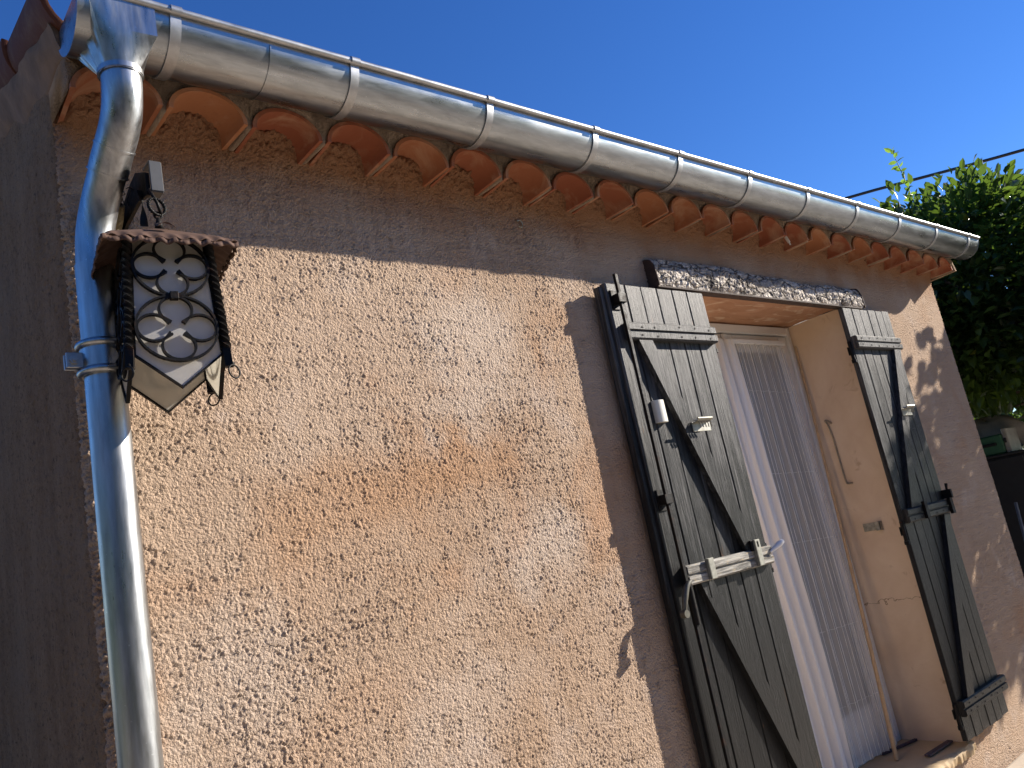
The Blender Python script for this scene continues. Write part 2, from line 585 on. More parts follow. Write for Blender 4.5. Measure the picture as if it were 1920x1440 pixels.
# ------------------------------------------------------------------ ground
gm = MB().grid(12, 12, lambda a, b: (-80 + 160 * a, -80 + 160 * b, -0.004))
ground = part("ground", gm, GROUND_M, None)
ground['kind'] = 'structure'
pv = MB().box(-5.0, 6.4, -3.6, -0.02, -0.06, 0.0)
paving = part("terrace", pv, JOINT, None)
paving['kind'] = 'structure'
# irregular slabs by the wall foot
gx = np.arange(1.0, 6.3, 0.42); gy = np.arange(-2.4, -0.01, 0.38)
PX = {}
for i in range(len(gx)):
    for j in range(len(gy)):
        PX[i, j] = (gx[i] + rng.uniform(-.11, .11), min(gy[j] + rng.uniform(-.1, .1), -0.03) if j < len(gy) - 1 else -0.03)
for i in range(len(gx) - 1):
    for j in range(len(gy) - 1):
        q = [PX[i, j], PX[i + 1, j], PX[i + 1, j + 1], PX[i, j + 1]]
        cx = sum(p[0] for p in q) / 4; cy = sum(p[1] for p in q) / 4
        poly = [(cx + (p[0] - cx) * 0.965, cy + (p[1] - cy) * 0.965) for p in q]
        b = MB().prism(poly, 'z', 0.0005, 0.011 + rng.uniform(0, .004))
        part("paving_slab", b, PAVE, paving)

# ------------------------------------------------------------------ house
WX = 4.735           # wall length
ZT = 2.66            # wall top behind the tiles
OX0, OX1, OZ0, OZ1 = 2.275, 3.49, 0.19, 2.262
house = thing("house", "low house with rough pink stucco walls under a row of terracotta eave tiles", "house", (0, 0, 0))


def band(n0, n1, step, wl, width):
    """band-passed noise on an n0 x n1 lattice, wavelength wl (m)"""
    w = rng.standard_normal((n0, n1))
    fx = np.fft.fftfreq(n0, step)[:, None]; fz = np.fft.rfftfreq(n1, step)[None, :]
    f = np.sqrt(fx ** 2 + fz ** 2)
    f0 = 1.0 / wl
    H = np.exp(-((f - f0) / (f0 * width)) ** 2)
    g = np.fft.irfft2(np.fft.rfft2(w) * H, s=(n0, n1))
    return g / g.std()


STEP = 0.003
N0, N1 = 2500, 960
def broad(n0, n1, step, l_lo, l_hi, slope=0.0, aniso=1.0):
    """noise between two wavelengths, free of ridges"""
    w = rng.standard_normal((n0, n1))
    fx = np.fft.fftfreq(n0, step)[:, None]; fz = np.fft.rfftfreq(n1, step)[None, :]
    f = np.sqrt((fx * aniso) ** 2 + fz ** 2) + 1e-6
    H = np.exp(-(f * l_lo) ** 2) * (1 - np.exp(-(f * l_hi) ** 2)) * f ** -slope
    g = np.fft.irfft2(np.fft.rfft2(w) * H, s=(n0, n1))
    return g / g.std()


def blobs(n0, n1, step, per_m2, sig, spread=0.5):
    """scattered soft dots, max about 1"""
    k = int(per_m2 * n0 * n1 * step * step)
    A = np.zeros((n0, n1))
    np.add.at(A, (rng.integers(0, n0, k), rng.integers(0, n1, k)), rng.uniform(spread, 1.0, k))
    fx = np.fft.fftfreq(n0, step)[:, None]; fz = np.fft.rfftfreq(n1, step)[None, :]
    G = np.exp(-2 * (PI * sig) ** 2 * (fx ** 2 + fz ** 2))
    g = np.fft.irfft2(np.fft.rfft2(A) * G, s=(n0, n1))
    return g * (2 * PI * (sig / step) ** 2)


grain = np.clip(blobs(N0, N1, STEP, 9500, 0.0027, 0.3), 0, 1.6)
grit = broad(N0, N1, STEP, 0.0040, 0.012)
mid = broad(N0, N1, STEP, 0.014, 0.04)
slow = broad(N0, N1, STEP, 0.30, 1.2)
pits = np.clip(blobs(N0, N1, STEP, 120, 0.0060, 0.2) * np.clip(0.7 + 0.7 * broad(N0, N1, STEP, 0.08, 0.4), 0, 2), 0, 1.4)
trowel = np.clip(broad(N0, N1, STEP, 0.010, 0.05, 0, 0.3) - 2.1, 0, 1.2) * np.clip(slow, 0, 1.5)
amp = np.clip(1.0 + 0.17 * broad(N0, N1, STEP, 0.05, 0.25) + 0.12 * slow, 0.5, 1.6)
skew = np.clip(grit, -1.7, 2.2)
FIELD = amp * (0.00138 * skew + 0.00050 * grain + 0.00050 * mid) + 0.0005 * slow - 0.0006 * pits - 0.0022 * trowel + 0.0060
EDGE = broad(N0, N1, STEP, 0.012, 0.10)


def sample(A, u, z):
    iu = (u + 2.0) / STEP; iz = (z + 0.1) / STEP
    i0 = np.clip(iu.astype(int), 0, N0 - 2); j0 = np.clip(iz.astype(int), 0, N1 - 2)
    a = iu - i0; b = iz - j0
    return (A[i0, j0] * (1 - a) * (1 - b) + A[i0 + 1, j0] * a * (1 - b) + A[i0, j0 + 1] * (1 - a) * b + A[i0 + 1, j0 + 1] * a * b)


def snap(arr, vals):
    for v in vals: arr[np.argmin(abs(arr - v))] = v
    return arr


RC = 0.016
ARC = RC * PI / 2


def wall_mesh(name, U, Z, mat, hole):
    nu, nz = len(U), len(Z)
    UU, ZZ = np.meshgrid(U, Z, indexing='ij')
    # perimeter -> plan position and outward normal
    X = UU.copy(); Y = np.zeros_like(UU); NX = np.zeros_like(UU); NY = -np.ones_like(UU)
    th = np.clip((RC - UU) / RC, 0, PI / 2); lf = UU < RC
    X = np.where(lf, RC - RC * np.sin(th), X); Y = np.where(lf, RC - RC * np.cos(th), Y)
    NX = np.where(lf, -np.sin(th), NX); NY = np.where(lf, -np.cos(th), NY)
    ex = np.maximum(RC - ARC - UU, 0); Y = Y + np.where(lf, ex, 0)
    th2 = np.clip((UU - (WX - RC)) / RC, 0, PI / 2); rt = UU > WX - RC
    X = np.where(rt, WX - RC + RC * np.sin(th2), X); Y = np.where(rt, RC - RC * np.cos(th2), Y)
    NX = np.where(rt, np.sin(th2), NX); NY = np.where(rt, -np.cos(th2), NY)
    ex2 = np.maximum(UU - (WX - RC + ARC), 0); Y = Y + np.where(rt, ex2, 0)
    ZW = ZZ.copy()
    rise = np.where(Y > RC, (Y - RC) * 0.27, 0)
    ZW = ZZ * (1 + rise / ZT)
    D = sample(FIELD, UU, ZZ)
    ed = sample(EDGE, UU, ZZ)
    D = D - np.exp(-((UU - 0.0) / 0.02) ** 2) * (0.004 + 0.0045 * np.abs(ed))
    D = D - np.exp(-((UU - WX) / 0.02) ** 2) * (0.002 + 0.003 * np.abs(ed))
    cove = np.clip((ZZ - 2.455) / 0.115, 0, 1)
    if hole: D = D + (0.046 + 0.004 * sample(EDGE, UU, ZZ)) * cove ** 2 * np.clip(UU / 0.03, 0, 1) * np.clip((WX - UU) / 0.03, 0, 1)
    if hole:
        # flatten next to the opening
        dx = np.maximum(np.maximum(OX0 - UU, UU - OX1), 0); dz = np.maximum(np.maximum(OZ0 - ZZ, ZZ - OZ1), 0)
        dd = np.sqrt(dx ** 2 + dz ** 2)
        k = np.clip(dd / 0.02, 0, 1)
        D = D * k + 0.004 * (1 - k)
    X = X + NX * D; Y = Y + NY * D
    V = np.stack([X, Y, ZW], -1).reshape(-1, 3)
    idx = np.arange(nu * nz).reshape(nu, nz)
    F = np.stack([idx[:-1, :-1], idx[1:, :-1], idx[1:, 1:], idx[:-1, 1:]], -1).reshape(-1, 4)
    if hole:
        uc = ((U[:-1] + U[1:]) / 2)[:, None] + 0 * Z[None, :-1]; zc = ((Z[:-1] + Z[1:]) / 2)[None, :] + 0 * U[:-1, None]
        keep = ~((uc > OX0) & (uc < OX1) & (zc > OZ0) & (zc < OZ1))
        F = F[keep.reshape(-1)]
    return np_mesh(name, V, F, mat)


Z = snap(np.arange(-0.05, ZT + 0.001, 0.0028), [OZ0, OZ1])
Uf = np.concatenate([np.arange(RC - ARC, 1.70, 0.0028), np.arange(1.75, WX - 0.03, 0.0068), np.arange(WX - 0.03, WX - RC + ARC, 0.004)])
Uf = snap(Uf, [OX0, OX1]); Uf[0] = RC - ARC
link("front_wall", wall_mesh("front_wall", Uf, Z, STUCCO, True), house)
Us = -np.concatenate([np.arange(ARC - RC, 1.15, 0.008), np.linspace(1.16, 3.0, 60)])[::-1]
Us[-1] = RC - ARC
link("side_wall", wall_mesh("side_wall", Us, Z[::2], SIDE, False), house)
Ur = np.concatenate([[Uf[-1]], np.arange(Uf[-1] + 0.008, WX + 0.25, 0.012), np.linspace(WX + 0.27, WX + 3.0, 40)])
link("end_wall", wall_mesh("end_wall", Ur, Z[::2], STUCCO, False), house)
part("back_wall", MB().grid(4, 4, lambda a, b: (WX * a, 3.0, -0.05 + 3.5 * b)), SIDE, house)

# door recess: plastered sides, soffit and sill
RD = 0.30


def plast(u, v, amp, f1, f2, ph):
    return amp * (math.sin(u * f1 + ph) * math.sin(v * f2 + ph * 1.7) + 0.5 * math.sin(u * f1 * 2.3 + v * f2 * 1.9 + ph))


part("reveal", MB().grid(14, 60, lambda a, b: (OX1 + 0.004 + plast(a, b, .003, 9, 13, 1.0), -0.006 + (RD + 0.06) * a, OZ0 - 0.02 + (OZ1 - OZ0 + 0.02) * b)), PLASTER, house, 180)
part("reveal", MB().grid(14, 60, lambda a, b: (OX0 - 0.004 + plast(a, b, .003, 9, 13, 2.0), -0.006 + (RD + 0.06) * a, OZ0 - 0.02 + (OZ1 - OZ0 + 0.02) * b)), PLASTER, house, 180)
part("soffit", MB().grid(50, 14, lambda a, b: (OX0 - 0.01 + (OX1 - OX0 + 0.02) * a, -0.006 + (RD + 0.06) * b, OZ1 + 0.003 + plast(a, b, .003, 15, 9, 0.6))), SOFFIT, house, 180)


def sill_pt(a, b):
    x = OX0 - 0.012 + (OX1 - OX0 + 0.05) * a
    jag = 0.0022 * math.sin(a * 71) + 0.0018 * math.sin(a * 173 + 1) + 0.002 * math.sin(a * 37 + 2) + 0.0012 * math.sin(a * 411)
    # section: back edge, top front, lip, underside
    sec = [(RD + 0.06, 0.198), (0.2, 0.196), (0.05, 0.194), (-0.016 + jag, 0.192), (-0.028 + jag, 0.178 + jag), (-0.024 + jag * 1.4, 0.150 + jag), (0.002, 0.142), (0.004, 0.10)]
    t = b * (len(sec) - 1); i = min(int(t), len(sec) - 2); f = t - i
    return (x, sec[i][0] * (1 - f) + sec[i + 1][0] * f, sec[i][1] * (1 - f) + sec[i + 1][1] * f)


part("door_sill", MB().grid(160, 14, sill_pt), SILL_M, house, 50)

# eave: clay tiles bedded in mortar
TP, TX0, TZ = 0.2061, 0.196, 2.514
TA, TB, TT = 0.0865, 0.0680, 0.0105
NS = 18
tm = MB()
prof_o = [((TA + TT) * math.cos(PI * i / NS), (TB + TT) * math.sin(PI * i / NS)) for i in range(NS + 1)]
prof_i = [(TA * math.cos(PI * i / NS), TB * math.sin(PI * i / NS)) for i in range(NS, -1, -1)]
ys = [0.0, 0.004, 0.06, 0.13, 0.205]
poly = prof_o + prof_i
n = len(poly)
vs, fs = [], []
for k, y in enumerate(ys):
    sh = 1.0 - (0.012 if k == 0 else 0)
    tap = 1.0 - 0.05 * k / 4
    vs += [(p[0] * sh * tap, y, p[1] * sh) for p in poly]
for k in range(len(ys) - 1):
    for i in range(n): fs.append((k * n + i, k * n + (i + 1) % n, (k + 1) * n + (i + 1) % n, (k + 1) * n + i))
for e in (0, (len(ys) - 1) * n):
    for i in range(NS): fs.append((e + i, e + i + 1, e + n - 2 - i, e + n - 1 - i))
tm.add(vs, fs)
tile_me = tm.mesh("eave_tile", TERRA, 40)
tiles = []
for k in range(-1, 22):
    o = link("eave_tile", tile_me, house, (TX0 + TP * (k + 0.5) + rng.uniform(-.004, .004), -0.146 + rng.uniform(-.006, .005), TZ + rng.uniform(-.002, .004)))
    o.rotation_euler = (rng.uniform(-.025, .012), rng.uniform(-.02, .02), rng.uniform(-.03, .03))
    o.scale = (1, 1, rng.uniform(.94, 1.06))
    tiles.append(o.location.copy())


def arch_z(x):
    z = TZ
    for t in tiles:
        d = (x - t.x) / (TA + TT)
        if abs(d) < 1: z = max(z, t.z - 0.004 + (TB + TT) * math.sqrt(1 - d * d))
    return z


NXm = 900
mm = MB()
vs = []
rows = 9
for i in range(NXm + 1):
    x = -0.004 + (WX + 0.012) * i / NXm
    zl = arch_z(x)
    r1 = rng.uniform(-.003, .003)
    vs.append((x, 0.01, zl + 0.002)); vs.append((x, -0.06, zl - 0.001 + r1)); vs.append((x, -0.134 + r1, zl - 0.002))
    for j in range(1, rows - 2):
        f = j / (rows - 3)
        vs.append((x, -0.139 + 0.022 * max(0, f - 0.35) + rng.uniform(-.004, .004) + 0.004 * math.sin(x * 31 + j), zl + (2.70 - zl) * f))
    vs.append((x, 0.02, 2.70))
R_ = len(vs) // (NXm + 1)
fs = [(i * R_ + j, (i + 1) * R_ + j, (i + 1) * R_ + j + 1, i * R_ + j + 1) for i in range(NXm) for j in range(R_ - 1)]
fs += [tuple(range(R_)), tuple(NXm * R_ + j for j in range(R_ - 1, -1, -1))]
mm.add(vs, fs)
part("mortar_bed", mm, MORTAR, house, 180)

# right-hand end of the eave: the mortared lip
part("eave_end", MB().prism([(-0.150, 2.508), (0.02, 2.500), (0.02, 2.70), (-0.10, 2.70), (-0.138, 2.60)], 'x', WX + 0.004, WX + 0.022), MORTAR, house)

# roof slope with canal tiles, and the verge tiles on the gable edge
SL = 0.27


def roof_pt(a, b):
    x = 0.06 + (WX - 0.02) * a
    y = -0.17 + 3.3 * b
    return (x, y, 2.735 + SL * (y + 0.17) + 0.045 * abs(math.sin(PI * x / 0.206)) - 0.012 * ((b * 9) % 1))


part("roof_slope", MB().grid(184, 27, roof_pt), TERRA, house, 60)


def verge_mesh():
    b = MB()
    ro, ri, L = 0.100, 0.087, 0.44
    ns = 16
    a0, a1 = PI - 0.12, 2 * PI + 0.12
    P = [(ro * math.cos(a0 + (a1 - a0) * i / ns), ro * math.sin(a0 + (a1 - a0) * i / ns)) for i in range(ns + 1)]
    Q = [(ri * math.cos(a0 + (a1 - a0) * i / ns), ri * math.sin(a0 + (a1 - a0) * i / ns)) for i in range(ns, -1, -1)]
    pl = P + Q; m = len(pl)
    vs = []; fs = []
    for k, t in enumerate((0, .004, .5, 1.0)):
        s = 1.0 - 0.13 * t - (0.02 if k == 0 else 0)
        vs += [(p[0] * s, L * t, p[1] * s) for p in pl]
    for k in range(3):
        for i in range(m): fs.append((k * m + i, k * m + (i + 1) % m, (k + 1) * m + (i + 1) % m, (k + 1) * m + i))
    for e in (0, 3 * m):
        for i in range(ns): fs.append((e + i, e + i + 1, e + m - 2 - i, e + m - 1 - i))
    return b.add(vs, fs).mesh("verge_tile", TERRA_OLD, 45)


vme = verge_mesh()
for k in range(8):
    o = link("verge_tile", vme, house, (0.040 + rng.uniform(-.003, .003), -0.190 + 0.375 * k, 2.728 + SL * 0.375 * k))
    o.rotation_euler = (math.atan(SL) - 0.03, 0, rng.uniform(-.015, .015))


# mortar bedding under the verge, bulging over the gable wall
def fillet_pt(a, b):
    y = -0.151 + 3.1 * a
    zc = 2.700 + SL * (y + 0.185)
    nz = 0.004 * math.sin(y * 23 + b * 5) + 0.002 * math.sin(y * 61 + b * 9)
    w = 0.10 + 0.018 * math.sin(y * 9) + 0.012 * math.sin(y * 27 + 1)
    x = -0.034 + 0.032 * b ** 1.4 - nz * (1 - b)
    return (x if b < 1 else 0.004, y, zc - 0.045 - w * b)


part("verge_mortar", MB().grid(150, 14, fillet_pt).grid(6, 14, lambda a, b: (fillet_pt(0, b)[0] * (1 - a) + 0.03 * a, -0.151 + 0.012 * a, fillet_pt(0, b)[2])), m_plain("verge_render", (0.185, 0.112, 0.065), 0.95, var=0.3, scale=12, bump=0.7), house, 60)


# ------------------------------------------------------------------ gutter
GYC, GZC, GR = -0.216, 2.648, 0.086
GX0, GX1 = -0.012, 4.785
gut = thing("gutter", "half-round zinc gutter running along the eave in front of the tiles", "gutter", (0.0, GYC, GZC))


def arc(r, a0, a1, nseg):
    return [(GYC + r * math.cos(a0 + (a1 - a0) * i / nseg), GZC + r * math.sin(a0 + (a1 - a0) * i / nseg)) for i in range(nseg + 1)]


prof = [(GYC + GR, GZC + 0.045)] + arc(GR, 0, -PI, 40) + arc(GR - 0.0018, -PI, 0, 40) + [(GYC + GR - 0.0018, GZC + 0.045)]
tb = MB()
nx = 24
m_ = len(prof); vs = []; fs = []
for k in range(nx + 1):
    x = GX0 + (GX1 - GX0) * k / nx
    vs += [(x, p[0], p[1]) for p in prof]
for k in range(nx):
    for i in range(m_): fs.append((k * m_ + i, k * m_ + (i + 1) % m_, (k + 1) * m_ + (i + 1) % m_, (k + 1) * m_ + i))
tb.add(vs, fs)
part("trough", tb, ZINC, gut, 40)
BR = 0.0085
part("bead", MB().tube([(GX0 + (GX1 - GX0) * i / 30, GYC - GR - 0.006, GZC + 0.006) for i in range(31)], BR, 20), ZINC_DULL, gut, 60)
for x, nm in ((GX0, -1), (GX1, 1)):
    hd = [(GYC + GR * math.cos(-PI * i / 30), GZC + GR * math.sin(-PI * i / 30)) for i in range(31)]
    hd = [(GYC + (p[0] - GYC) * 1.02, GZC + (p[1] - GZC) * 1.02) for p in hd]
    part("end_cap", MB().prism(hd, 'x', x - 0.001 * nm, x + 0.0018 * nm), ZINC, gut, 30)
# one bracket, copied along the run
bw = 0.012
b = MB()
ro, ri = GR + 0.0042, GR + 0.0006
outer = [(ro * math.cos(-PI * i / 36), ro * math.sin(-PI * i / 36)) for i in range(37)]
inner = [(ri * math.cos(-PI * i / 36), ri * math.sin(-PI * i / 36)) for i in range(36, -1, -1)]
pl = outer + inner; k_ = len(pl)
vs = [(-bw, p[0], p[1]) for p in pl] + [(bw, p[0], p[1]) for p in pl]
fs = [(i, (i + 1) % k_, k_ + (i + 1) % k_, k_ + i) for i in range(k_)]
for i in range(36):
    fs.append((i, i + 1, k_ - 2 - i, k_ - 1 - i)); fs.append((k_ + i, k_ + i + 1, 2 * k_ - 2 - i, 2 * k_ - 1 - i))
b.add(vs, fs)
strap_me = b.mesh("bracket", ZINC_DULL, 40)
clip = MB()
cp = [(-GR - 0.006 + (BR + 0.003) * math.cos(a), 0.006 + (BR + 0.003) * math.sin(a)) for a in [PI * 1.28 - i * PI * 1.28 / 14 for i in range(15)]]
ci = [(-GR - 0.006 + (BR + 0.0006) * math.cos(a), 0.006 + (BR + 0.0006) * math.sin(a)) for a in [i * PI * 1.28 / 14 for i in range(15)]]
pl = cp + ci; k_ = len(pl)
vs = [(-bw, p[0], p[1]) for p in pl] + [(bw, p[0], p[1]) for p in pl]
fs = [(i, (i + 1) % k_, k_ + (i + 1) % k_, k_ + i) for i in range(k_)]
for i in range(14):
    fs.append((i, i + 1, k_ - 2 - i, k_ - 1 - i)); fs.append((k_ + i, k_ + i + 1, 2 * k_ - 2 - i, 2 * k_ - 1 - i))
clip.add(vs, fs)
clip_me = clip.mesh("bead_clip", ZINC_DULL, 40)
for k in range(11):
    s = link("bracket", strap_me, gut, (0.182 + 0.4455 * k, 0, 0))
    c = link("bead_clip", clip_me, s)
# soldered lap joint near the left end
part("lap_seam", MB().prism(arc(GR + 0.0024, -0.1, -PI + 0.1, 30) + arc(GR + 0.0004, -PI + 0.1, -0.1, 30), 'x', 0.40, 0.403), ZINC, gut, 40)

# ------------------------------------------------------------------ downpipe with its hopper
dp = thing("downpipe", "zinc downpipe with swan neck and flared hopper at the left wall corner", "downpipe", (0.031, -0.08, 0.0))


def rect_ring(cx, cy, hx, hy, n=32):
    out = []
    per = n // 4
    cs = [(hx, hy), (-hx, hy), (-hx, -hy), (hx, -hy)]
    for s in range(4):
        a, b_ = cs[s], cs[(s + 1) % 4]
        for i in range(per):
            t = i / per
            out.append((cx + a[0] + (b_[0] - a[0]) * t, cy + a[1] + (b_[1] - a[1]) * t))
    return out


def circ_ring(cx, cy, r, n=32):
    return [(cx + r * math.cos(2 * PI * i / n + PI / 4), cy + r * math.sin(2 * PI * i / n + PI / 4)) for i in range(n)]


hb = MB()
PR = 0.0395
rings = []
NH = 80
top = rect_ring(0.070, -0.225, 0.067, 0.083, NH)
lo = circ_ring(0.074, -0.243, PR + 0.004, NH)
for t in (0.0, 0.12, 0.25, 0.4, 0.53, 0.65, 0.78, 0.9, 1.0):
    ring = []
    for i, (a, c) in enumerate(zip(top, lo)):
        # the left flank slants straight from the rim, the right one drops first
        lean_ = min(1, max(0, (0.137 - a[0]) / 0.134))
        h_r = 0 if t < 0.53 else (t - 0.53) / 0.47
        h = lean_ * t + (1 - lean_) * h_r
        x = a[0] + (c[0] - a[0]) * h; y = a[1] + (c[1] - a[1]) * h; z = 2.652 + (2.512 - 2.652) * t
        if a[0] < 0.0035:
            bk = (a[1] + 0.308) / 0.166                      # 0 at the front edge, 1 at the back
            x = x * (1 - bk * (1 - t)) + (a[0] - 0.024 * min(1, 3 * t)) * bk * (1 - t)
            x += 0.0045 * math.sin((i - NH // 4) / (NH / 4) * PI * 2 * 3) * (1 - 0.55 * t)
        ring.append((x, y, z))
    rings.append(ring)
rings.append([(p[0], p[1], 2.500) for p in lo])
vs = [p for r in rings for p in r]; m_ = NH; fs = []
for k in range(len(rings) - 1):
    for i in range(m_): fs.append((k * m_ + i, k * m_ + (i + 1) % m_, (k + 1) * m_ + (i + 1) % m_, (k + 1) * m_ + i))
hb.add(vs, fs)
part("hopper", hb, ZINC_PIPE, dp, 11)
path = catmull([(0.074, -0.243, 2.520), (0.075, -0.240, 2.475), (0.074, -0.215, 2.415), (0.062, -0.160, 2.345), (0.049, -0.108, 2.275), (0.039, -0.083, 2.205), (0.034, -0.080, 2.12)], 8)
i1 = next(i for i, p in enumerate(path) if p.z < 2.335)
part("elbow", MB().tube(path[:i1 + 1], PR + 0.0012, 32, caps=False), ZINC_PIPE, dp, 60)
part("elbow", MB().tube(path[i1 - 2:], PR - 0.0012, 32, caps=False), ZINC_PIPE, dp, 60)
for pq in ([path[i1 - 5], path[i1 - 5].lerp(path[i1 - 4], .3)], [path[i1], path[i1].lerp(path[i1 + 1], .3)], [(0.074, -0.243, 2.515), (0.0742, -0.2428, 2.503)]):
    part("collar", MB().tube(pq, PR + (0.006 if pq[0][2] > 2.5 else 0.0030), 32), ZINC_PIPE, dp, 40)
part("pipe", MB().tube([(0.034 - 0.004 * i / 10, -0.080, 2.135 - 2.08 * i / 10) for i in range(11)], PR, 40, caps=False), ZINC_PIPE, dp, 60)
cl = MB()
for zz in (1.955, 1.897):
    cl.tube([(0.033 + (PR + 0.004) * math.cos(2 * PI * i / 40), -0.080 + (PR + 0.004) * math.sin(2 * PI * i / 40), zz) for i in range(40)], 0.0085, 10, closed=True)
clamp = part("clamp", cl.tube([(0.033, -0.080, 1.948), (0.033, -0.080, 1.904)], PR + 0.0045, 40), ZINC_PIPE, dp, 50)
cw = world_of(clamp)
part("ear", MB().box(-0.040, -0.004, -0.092, -0.087, 1.905, 1.938, 0.0015).box(-0.040, -0.004, -0.074, -0.069, 1.905, 1.938, 0.0015), ZINC_DULL, clamp)
part("bolt", MB().tube([(-0.026, -0.104, 1.921), (-0.026, -0.06, 1.921)], 0.0045, 8).tube([(-0.026, -0.099, 1.921), (-0.026, -0.092, 1.921)], 0.009, 6), ZINC_DULL, clamp)
part("wall_spike", MB().tube([(0.033, -0.04, 1.925), (0.033, 0.01, 1.925)], 0.005, 8), ZINC_DULL, clamp)

# ------------------------------------------------------------------ lantern on its wall bracket
lb = thing("lantern_bracket", "black iron bracket with a twisted ring on the wall above the lantern", "bracket", (0.118, 0.0, 2.30))
part("arm", MB().prism([(0.012, 2.245), (-0.03, 2.262), (-0.13, 2.275), (-0.192, 2.262), (-0.192, 2.315), (-0.13, 2.345), (-0.09, 2.338), (0.012, 2.300)], 'x', 0.120, 0.128), IRON, lb)
fp = MB().box(0.126, 0.152, -0.205, -0.199, 2.268, 2.338, 0.001)
fp.box(0.126, 0.152, -0.203, -0.16, 2.335, 2.340, 0.001).box(0.126, 0.152, -0.203, -0.17, 2.266, 2.270, 0.001)
part("front_plate", fp, m_plain("grey_painted_iron", (0.060, 0.062, 0.066), 0.5, var=0.2), lb)
part("twisted_leaf", MB().grid(12, 2, lambda a, b: (0.116 + (b - .5) * 0.016 * math.cos(a * 3.0), -0.165 + (b - .5) * 0.016 * math.sin(a * 3.0), 2.285 - 0.085 * a)).tube([(0.121, -0.20, 2.272), (0.135, -0.202, 2.24), (0.142, -0.2, 2.215)], 0.0035, 6), IRON, lb, 180)
rp = []
for i in range(48):
    a = 2 * PI * i / 48
    rp.append((0.134 + 0.019 * math.cos(a) , -0.2 + 0.006 * math.cos(a), 2.232 + 0.019 * math.sin(a)))
tw = MB()
for ph in (0, PI):
    tw.tube([(p[0] + 0.0022 * math.cos(i * 1.4 + ph), p[1] + 0.0022 * math.sin(i * 1.4 + ph), p[2]) for i, p in enumerate(rp)], 0.0024, 6, closed=True)
part("ring", tw, IRON, lb, 180)
stub = MB().tube([(0.098, 0.005, 2.272), (0.096, -0.02, 2.268), (0.094, -0.05, 2.275), (0.097, -0.075, 2.292)], [0.024, 0.022, 0.019, 0.013], 10)
part("wooden_plug", stub, m_plain("mossy_wood", (0.16, 0.13, 0.07), 0.9, var=0.5, scale=60, bump=0.8), lb)
wr = MB()
for k in range(5):
    p = Vector((0.085 + 0.008 * k, -0.03 - 0.012 * k, 2.275 + 0.004 * k)); pts = [p.copy()]
    for j in range(9):
        p = p + Vector((random.uniform(-.010, .008), random.uniform(-.012, .006), random.uniform(-.008, .013))); pts.append(p.copy())
    wr.tube(catmull(pts, 3), 0.0011, 5)
part("loose_wire", wr, IRON, lb, 180)

LAN = Vector((0.133, -0.2, 2.115))
lan = thing("lantern", "square wrought-iron lantern with milky glass and quatrefoil scrolls beside the downpipe", "lantern", LAN)
lan.rotation_euler = Euler((-0.026, 0.020, -0.159), 'XYZ')
LW, LT, LH = 0.085, 0.0712, 0.275      # half width below, above, height


def hw(z): return LT + (LW - LT) * (-z / LH)


SIDES = [0, PI / 2, PI, -PI / 2]
pane_b = MB()
zs = [0.012, -0.246]
pp = [(-hw(0) + .003, 0.012), (hw(0) - .003, 0.012), (hw(-.246) - .003, -0.246), (0.0, -0.314), (-hw(-.246) + .003, -0.246)]
# each face leans with the taper: shear y with z
def face_y(z): return -hw(z)
def lean(mb):
    mb.v = [(v[0], v[1] + face_y(v[2]), v[2]) for v in mb.v]
    return mb
pane_b.prism(pp, 'y', -0.0012, 0.0012); lean(pane_b)
frame_b = MB()
frame_b.strip([(p[0], p[1]) for p in pp], 0.0045, 0.008, -0.001, closed=True); lean(frame_b)
scroll_b = MB()
for zc, rr in ((-0.058, 0.0655), (-0.192, 0.0690)):
    kx = 1.10
    scroll_b.strip([(kx * rr * math.cos(2 * PI * i / 48), zc + rr * math.sin(2 * PI * i / 48)) for i in range(48)], 0.0042, 0.010, -0.0085, closed=True)
    for q in range(4):
        a0 = q * PI / 2
        lc = rr * 0.565; lr = rr * 0.405
        pts = []
        for i in range(25):
            t = -0.74 * PI + 1.48 * PI * i / 24
            x = lc + lr * math.cos(t); y = lr * math.sin(t)
            pts.append((x, y))
        e0, e1 = pts[0], pts[-1]
        pts = [(e0[0] * 0.45, e0[1] * 0.62)] + pts + [(e1[0] * 0.45, e1[1] * 0.62)]
        rot = [(x * math.cos(a0) - y * math.sin(a0), x * math.sin(a0) + y * math.cos(a0)) for x, y in pts]
        scroll_b.strip([(kx * x, zc + y) for x, y in rot], 0.0042, 0.009, -0.0085)
scroll_b.box(-0.008, 0.008, -0.016, -0.002, -0.131, -0.115, 0.001)
lean(scroll_b)
pane_me, frame_me, scroll_me = pane_b.mesh("glass_pane", MILK), frame_b.mesh("pane_frame", IRON), scroll_b.mesh("scrollwork", IRON)
for a in SIDES:
    g = link("glass_pane", pane_me, lan); g.rotation_euler = (0, 0, a)
    f_ = link("pane_frame", frame_me, g)
    s_ = link("scrollwork", scroll_me, g)
post_b = MB()
vs = []; fs = []
NP = 80
for i in range(NP + 1):
    z = 0.0 - 0.275 * i / NP
    a = 2 * PI * 4.6 * i / NP * (1 if i < NP * 0.86 else 0) + (2 * PI * 4.6 * 0.86 if i >= NP * 0.86 else 0)
    c0 = hw(z) + 0.006
    for j in range(4):
        t = a + PI / 4 + j * PI / 2
        vs.append((c0 + 0.0105 * math.cos(t), -c0 + 0.0105 * math.sin(t), z))
for i in range(NP):
    for j in range(4): fs.append((i * 4 + j, i * 4 + (j + 1) % 4, (i + 1) * 4 + (j + 1) % 4, (i + 1) * 4 + j))
fs.append((NP * 4, NP * 4 + 1, NP * 4 + 2, NP * 4 + 3)); fs.append((3, 2, 1, 0))
post_me = post_b.add(vs, fs).mesh("post", IRON)
